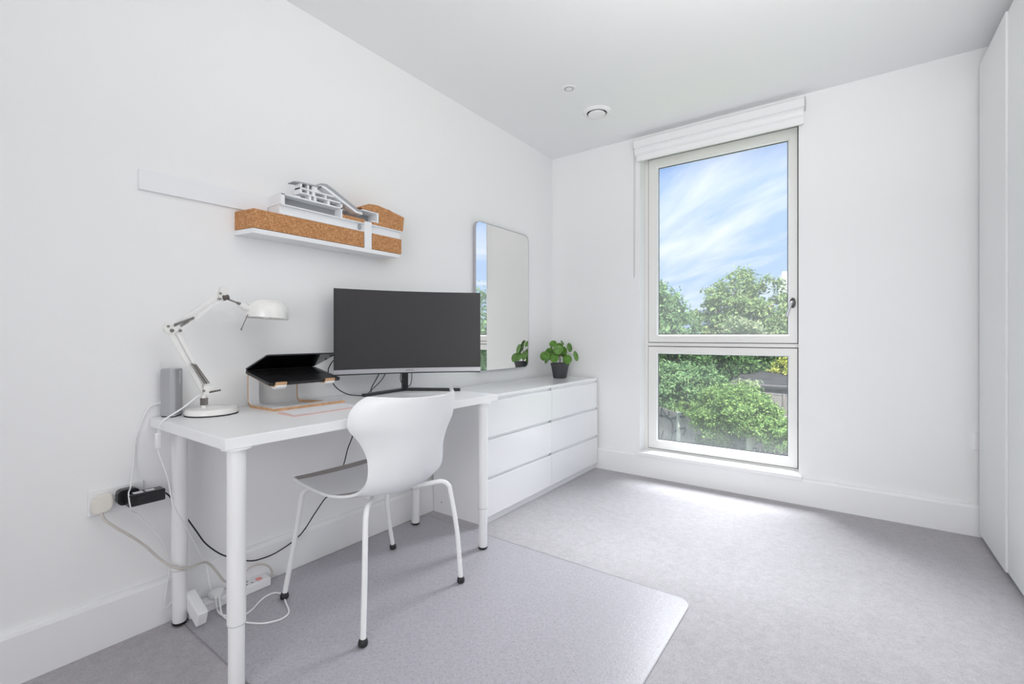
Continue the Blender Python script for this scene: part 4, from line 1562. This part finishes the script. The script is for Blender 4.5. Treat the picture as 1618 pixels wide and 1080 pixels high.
bdm = None
u = -4.6
while u < 6.6:
    if min(abs(u - p) for p in (-3.006, 0, 3.006, 6.012)) > 0.075:
        top = -1.10 + random.uniform(-0.015, 0.015)
        if bdm is None:
            bm = new()
            prism(bm, [(0, 0), (0.094, 0.0), (0.094, 0.016), (0, 0.007)], 'z', GZ, 0.0)
            for v in bm.verts:
                v.co = fm @ Vector((v.co.x, -v.co.y, v.co.z if v.co.z < -1 else -1.10))
            bdm = bpy.data.meshes.new('board')
            bmesh.ops.recalc_face_normals(bm, faces=bm.faces[:])
            bm.to_mesh(bdm)
            bm.free()
            bdm.materials.append(M['board'])
        o = bpy.data.objects.new('board', bdm)
        COL.objects.link(o)
        o.parent = fc
        o.location = FP + FD * u + Vector((0, 0, top + 1.10)) - fc.location
    u += 0.094
for p in (-3.006, 0.0, 3.006, 6.012):
    bm = new()
    fence_box(bm, p - 0.05, p + 0.05, -0.055, 0.06, GZ, -1.075, 0.008)
    put('post', bm, M['concrete'], fc, label='pale concrete post')
for zr in (-1.35, -2.0, -2.65):
    bm = new()
    fence_box(bm, -4.6, 6.6, 0.008, 0.06, zr - 0.035, zr + 0.035)
    put('rail', bm, M['board'], fc)
strokes = [[(-1.01, -1.41), (-1.01, -1.13), (-0.7, -1.31), (-0.54, -1.21), (-0.58, -1.13)], [(-1.17, -1.37), (-0.85, -1.33), (-0.47, -1.36), (-0.32, -1.51), (-0.39, -1.75)], [(-1.01, -2.03), (-0.89, -1.77)],
           [(-0.39, -1.93), (-0.32, -1.73), (-0.08, -1.60)], [(0.08, -1.52), (0.4, -1.44)], [(0.24, -1.67), (0.4, -1.46)], [(-0.54, -1.37), (-0.07, -1.23)], [(0.07, -1.2), (0.34, -1.14)],
           [(0.79, -1.37), (0.75, -1.17), (1.0, -1.13), (1.23, -1.17), (1.45, -1.19)], [(1.17, -1.44), (1.23, -1.35), (1.4, -1.33)], [(1.09, -1.54), (1.11, -1.65), (1.37, -1.6), (1.62, -1.53), (1.72, -1.43)],
           [(3.23, -1.24), (3.30, -1.15), (3.4, -1.17)], [(3.44, -1.12), (3.57, -1.12), (3.48, -1.22), (3.61, -1.22)], [(3.68, -1.23), (3.75, -1.13), (3.84, -1.13), (3.89, -1.22)], [(3.98, -1.2), (4.03, -1.12), (4.11, -1.19)],
           [(3.11, -1.35), (3.27, -1.31)], [(3.23, -1.31), (3.25, -1.42)], [(3.31, -1.31), (3.29, -1.4), (3.38, -1.4), (3.4, -1.32)], [(3.46, -1.28), (3.46, -1.4), (3.55, -1.37), (3.57, -1.28)],
           [(3.72, -1.27), (3.77, -1.24), (3.84, -1.25), (3.84, -1.31), (3.75, -1.33), (3.72, -1.27)], [(3.96, -1.28), (4.03, -1.24), (4.08, -1.28), (4.05, -1.36)]]
bm = new()
for s in strokes:
    sp_ = smooth_path([Vector((a, b, 0)) for a, b in s], 6)
    w_ = 0.030 if s[0][0] < 2.5 else 0.020
    prev = None
    for i, p in enumerate(sp_):
        t = (sp_[min(i + 1, len(sp_) - 1)] - sp_[max(i - 1, 0)])
        t = t.normalized() if t.length > 1e-6 else Vector((1, 0, 0))
        n = Vector((-t.y, t.x, 0)) * w_
        pair = [bm.verts.new(FP + fm @ Vector((q_.x, -0.0185, q_.y))) for q_ in (p - n, p + n)]
        if prev:
            bm.faces.new((prev[0], prev[1], pair[1], pair[0]))
        prev = pair
put('graffiti', bm, M['paint_black'], fc, label='faded black spray-paint scrawls')


def leaf_cloud(bm, blobs, n, size, clumps=60, spread=0.16, flat=0.0):
    """leaf cards gathered in clumps near the skin of ellipsoids; blobs=[(centre, radii)]"""
    vol = [b[1][0] * b[1][2] for b in blobs]
    tot = sum(vol)
    for (c, r), v in zip(blobs, vol):
        c = Vector(c)
        nc = max(10, int(clumps * v / tot))
        per = max(4, int(n * v / tot / nc))
        for _ in range(nc):
            d = Vector((random.gauss(0, 1), random.gauss(0, 1), random.gauss(0, 1))).normalized()
            k = random.uniform(0.62, 1.0)
            cc = c + Vector((d.x * r[0], d.y * r[1], d.z * r[2])) * k
            s = spread * (r[0] + r[1] + r[2]) / 3 * random.uniform(0.6, 1.3)
            for _ in range(per):
                p = cc + Vector((random.gauss(0, s), random.gauss(0, s), random.gauss(0, s * 0.75)))
                nn = (d * 0.7 + Vector((random.gauss(0, .6), random.gauss(0, .6), random.gauss(0.35, .6)))).normalized()
                t = nn.orthogonal().normalized()
                t = Matrix.Rotation(random.uniform(0, 2 * PI), 3, nn) @ t
                b = nn.cross(t)
                L = size * random.uniform(0.6, 1.35)
                W = L * random.uniform(0.35, 0.6)
                bend = nn * L * 0.25
                v0 = bm.verts.new(p - t * L)
                v1 = bm.verts.new(p - b * W + bend)
                v2 = bm.verts.new(p + t * L)
                v3 = bm.verts.new(p + b * W + bend)
                bm.faces.new((v0, v1, v2, v3))


def plant(name, label, cat, base, blobs, n, size, m, clumps=60, spread=0.16, trunk=0.12, group=None):
    t = thing(name, label, cat, base, group)
    bm = new()
    leaf_cloud(bm, blobs, n, size, clumps, spread)
    me_o = put('foliage', bm, m, t, kind='stuff')
    bm = new()
    b0 = Vector(base)
    for i, (c, r) in enumerate(blobs):
        c = Vector(c)
        fork = b0 + Vector((0, 0, 0.35 * (c.z - b0.z)))
        tube(bm, smooth_path([b0 if i == 0 else fork, (fork + c) / 2 + Vector((random.uniform(-.15, .15), random.uniform(-.15, .15), 0)), c + Vector((0, 0, r[2] * 0.4))], 4), [trunk * (1 - 0.8 * k / 8) for k in range(9)], 7)
    put('trunk', bm, M['bark'], t)
    return t


plant('garden_tree', 'green leafy tree at the left side of the window view', 'tree', (-7.4, 21.0, GZ),
      [((-7.55, 20.6, 1.2), (1.7, 1.7, 2.3)), ((-7.7, 20.4, 2.9), (1.1, 1.1, 1.1)), ((-6.75, 21.0, 0.0), (1.25, 1.3, 1.7)), ((-6.75, 20.9, 2.5), (0.9, 0.9, 1.1)), ((-6.35, 21.2, 1.6), (0.9, 0.9, 1.3)), ((-7.6, 20.3, -0.6), (1.4, 1.3, 1.5))], 19000, 0.10, M['fol_left'], 270, 0.14, 0.16)
plant('garden_tree', 'broad light green tree filling the right half of the window view', 'tree', (-4.6, 27.2, GZ),
      [((-5.75, 26.6, 2.1), (1.3, 1.4, 2.0)), ((-4.9, 27.2, 2.75), (1.5, 1.5, 1.9)), ((-3.6, 27.8, 2.35), (1.5, 1.6, 1.9)), ((-2.6, 27.6, 1.5), (1.4, 1.4, 2.0)), ((-4.2, 26.8, 0.3), (2.6, 1.6, 1.6)), ((-6.5, 26.0, 0.4), (1.2, 1.2, 1.3))], 22000, 0.11, M['fol_tree'], 300, 0.13, 0.2)
plant('garden_tree', 'green tree seen only as a narrow strip in the wall mirror', 'tree', (9.0, 15.4, GZ),
      [((8.9, 15.3, 0.9), (1.6, 1.6, 2.1)), ((9.6, 15.8, 0.0), (1.5, 1.5, 1.6)), ((8.6, 15.0, -1.0), (1.5, 1.4, 1.3))], 12000, 0.09, M['fol_left'], 170, 0.14, 0.14)
plant('garden_shrub', 'pale silvery rounded shrub in front of the broad tree outside', 'shrub', (-3.65, 22.0, GZ),
      [((-3.65, 22.0, 0.95), (0.85, 0.8, 0.95)), ((-3.3, 22.2, 0.7), (0.7, 0.7, 0.6))], 4500, 0.07, M['fol_pale'], 60, 0.16, 0.06)
plant('garden_shrub', 'dark green shrub mass just above the middle of the lower window pane', 'shrub', (-5.3, 20.2, GZ),
      [((-5.75, 19.6, -0.1), (1.3, 1.0, 1.0)), ((-4.7, 20.6, 0.05), (1.3, 1.0, 1.0)), ((-3.7, 21.5, -0.15), (1.2, 0.9, 1.0)), ((-2.9, 22.2, 0.0), (1.1, 0.9, 1.0)), ((-2.2, 22.8, 0.0), (1.0, 0.9, 1.0))], 19000, 0.085, M['fol_dark'], 260, 0.15, 0.1)
plant('garden_shrub', 'mid green bushy shrub behind the left end of the fence', 'shrub', (-5.2, 16.9, GZ),
      [((-5.5, 16.4, -0.75), (0.85, 0.7, 0.85)), ((-4.8, 16.8, -0.6), (0.8, 0.7, 0.7)), ((-4.2, 17.2, -0.8), (0.8, 0.7, 0.7))], 11000, 0.075, M['fol_left'], 150, 0.16, 0.07)
plant('garden_shrub', 'golden yellow shrub at the right edge of the lower pane', 'shrub', (-1.95, 21.0, GZ),
      [((-1.85, 21.3, -0.35), (0.55, 0.5, 0.75)), ((-2.25, 21.0, -0.75), (0.45, 0.4, 0.35))], 4200, 0.065, M['fol_yellow'], 60, 0.18, 0.05)
plant('garden_shrub', 'low grey-green shrub with light tips between the ivy and the dark shrubs', 'shrub', (-3.9, 17.6, GZ),
      [((-4.1, 17.5, -0.9), (0.6, 0.5, 0.5)), ((-3.3, 17.9, -0.85), (0.9, 0.5, 0.45))], 4500, 0.06, M['fol_pale'], 70, 0.16, 0.05)
iv = thing('ivy_bush', 'bright green ivy bush spilling over the top of the graffiti fence', 'ivy', (-2.3, 11.7, GZ))


def fp3(u_, d_, z_):
    return tuple(FP + fm @ Vector((u_, d_, z_)))


bm = new()
leaf_cloud(bm, [(fp3(0.45, 0.05, -0.92), (0.40, 0.30, 0.17)), (fp3(1.15, 0.05, -0.86), (0.50, 0.4, 0.26)), (fp3(2.0, 0.1, -0.62), (0.6, 0.6, 0.55)), (fp3(2.7, 0.05, -0.60), (0.6, 0.6, 0.55)),
                (fp3(2.3, -0.15, -0.95), (0.7, 0.5, 0.45)), (fp3(3.2, 0.0, -0.68), (0.55, 0.5, 0.42)), (fp3(3.75, 0.0, -0.85), (0.45, 0.45, 0.30)), (fp3(4.2, 0.0, -0.92), (0.4, 0.4, 0.25))], 40000, 0.031, 480, 0.13)
put('foliage', bm, M['fol_ivy'], iv, kind='stuff')
bm = new()
leaf_cloud(bm, [(fp3(1.7, -0.12, -1.50), (0.30, 0.14, 0.40)), (fp3(2.2, -0.14, -1.55), (0.40, 0.16, 0.45)), (fp3(2.65, -0.12, -1.45), (0.28, 0.14, 0.35))], 6000, 0.045, 90, 0.15)
put('hanging_stems', bm, M['fol_dark'], iv, kind='stuff')
bm = new()
tube(bm, smooth_path([fp3(2.2, 0.25, GZ), fp3(2.25, 0.28, -2.0), fp3(2.3, 0.2, -1.0)], 5), 0.05, 8)
put('trunk', bm, M['bark'], iv)

# second fence: horizontal slats, and the felted shed behind it
S0, S1 = Vector((-3.60, 19.17, 0)), Vector((-0.6, 18.33, 0))
SD = (S1 - S0).normalized()
SN = Vector((SD.y, -SD.x, 0))
sf = thing('slat_fence', 'grey fence of narrow horizontal slats behind the ivy bush', 'fence', (S0 + S1) / 2 + Vector((0, 0, GZ)))
sm_ = Matrix((SD, -SN, Vector((0, 0, 1)))).transposed()


def slat_box(bm, u0, u1, d0, d1, z0, z1):
    for v in box(bm, (u0, d0, z0), (u1, d1, z1)):
        v.co = S0 + sm_ @ v.co


bm = new()
for v in box(bm, (0, -0.01, 0), (3.1, 0.01, 0.058)):
    v.co = sm_ @ v.co
slat_me = bpy.data.meshes.new('slat')
bm.to_mesh(slat_me)
bm.free()
slat_me.materials.append(M['slat'])
z = -2.75
while z < -0.98:
    if not (-1.80 < z < -1.70):
        o = bpy.data.objects.new('slat', slat_me)
        COL.objects.link(o)
        o.parent = sf
        o.location = S0 + Vector((0, 0, z)) - sf.location
    z += 0.072
for uu in (0.1, 0.55, 1.0, 1.45, 1.86, 2.30, 2.75):
    bm = new()
    slat_box(bm, uu - 0.025, uu + 0.025, -0.035, -0.01, GZ, -0.95)
    put('batten', bm, M['board'], sf)
bm = new()
slat_box(bm, 0, 3.1, -0.05, 0.03, -1.80, -1.735)
put('gravel_rail', bm, M['concrete'], sf, label='pale concrete rail')
sh = thing('garden_shed', 'low shed with dark weathered felt roof behind the slat fence', 'shed', (-2.0, 19.6, GZ))
bm = new()
box(bm, (-3.6, 19.4, GZ), (-0.3, 21.0, -0.75))
put('shed_walls', bm, M['slat'], sh)
bm = new()
prism(bm, [(19.25, -0.88), (21.1, -0.42), (21.1, -0.36), (19.25, -0.80)], 'x', -3.7, -0.2)
put('felt_roof', bm, M['felt'], sh)

hs = thing('distant_house', 'pale house with grey roof far behind the trees at the right', 'house', (-3.2, 47.0, GZ))
bm = new()
box(bm, (-4.6, 46, GZ), (0.6, 52, 4.3))
put('house_walls', bm, M['brick'], hs)
bm = new()
prism(bm, [(45.6, 4.2), (52.4, 4.2), (49, 7.0)], 'x', -4.9, 0.9)
put('house_roof', bm, M['roof'], hs)
bm = new()
box(bm, (-3.5, 48.6, 5.8), (-2.9, 49.4, 7.7))
put('chimney', bm, M['brick'], hs)
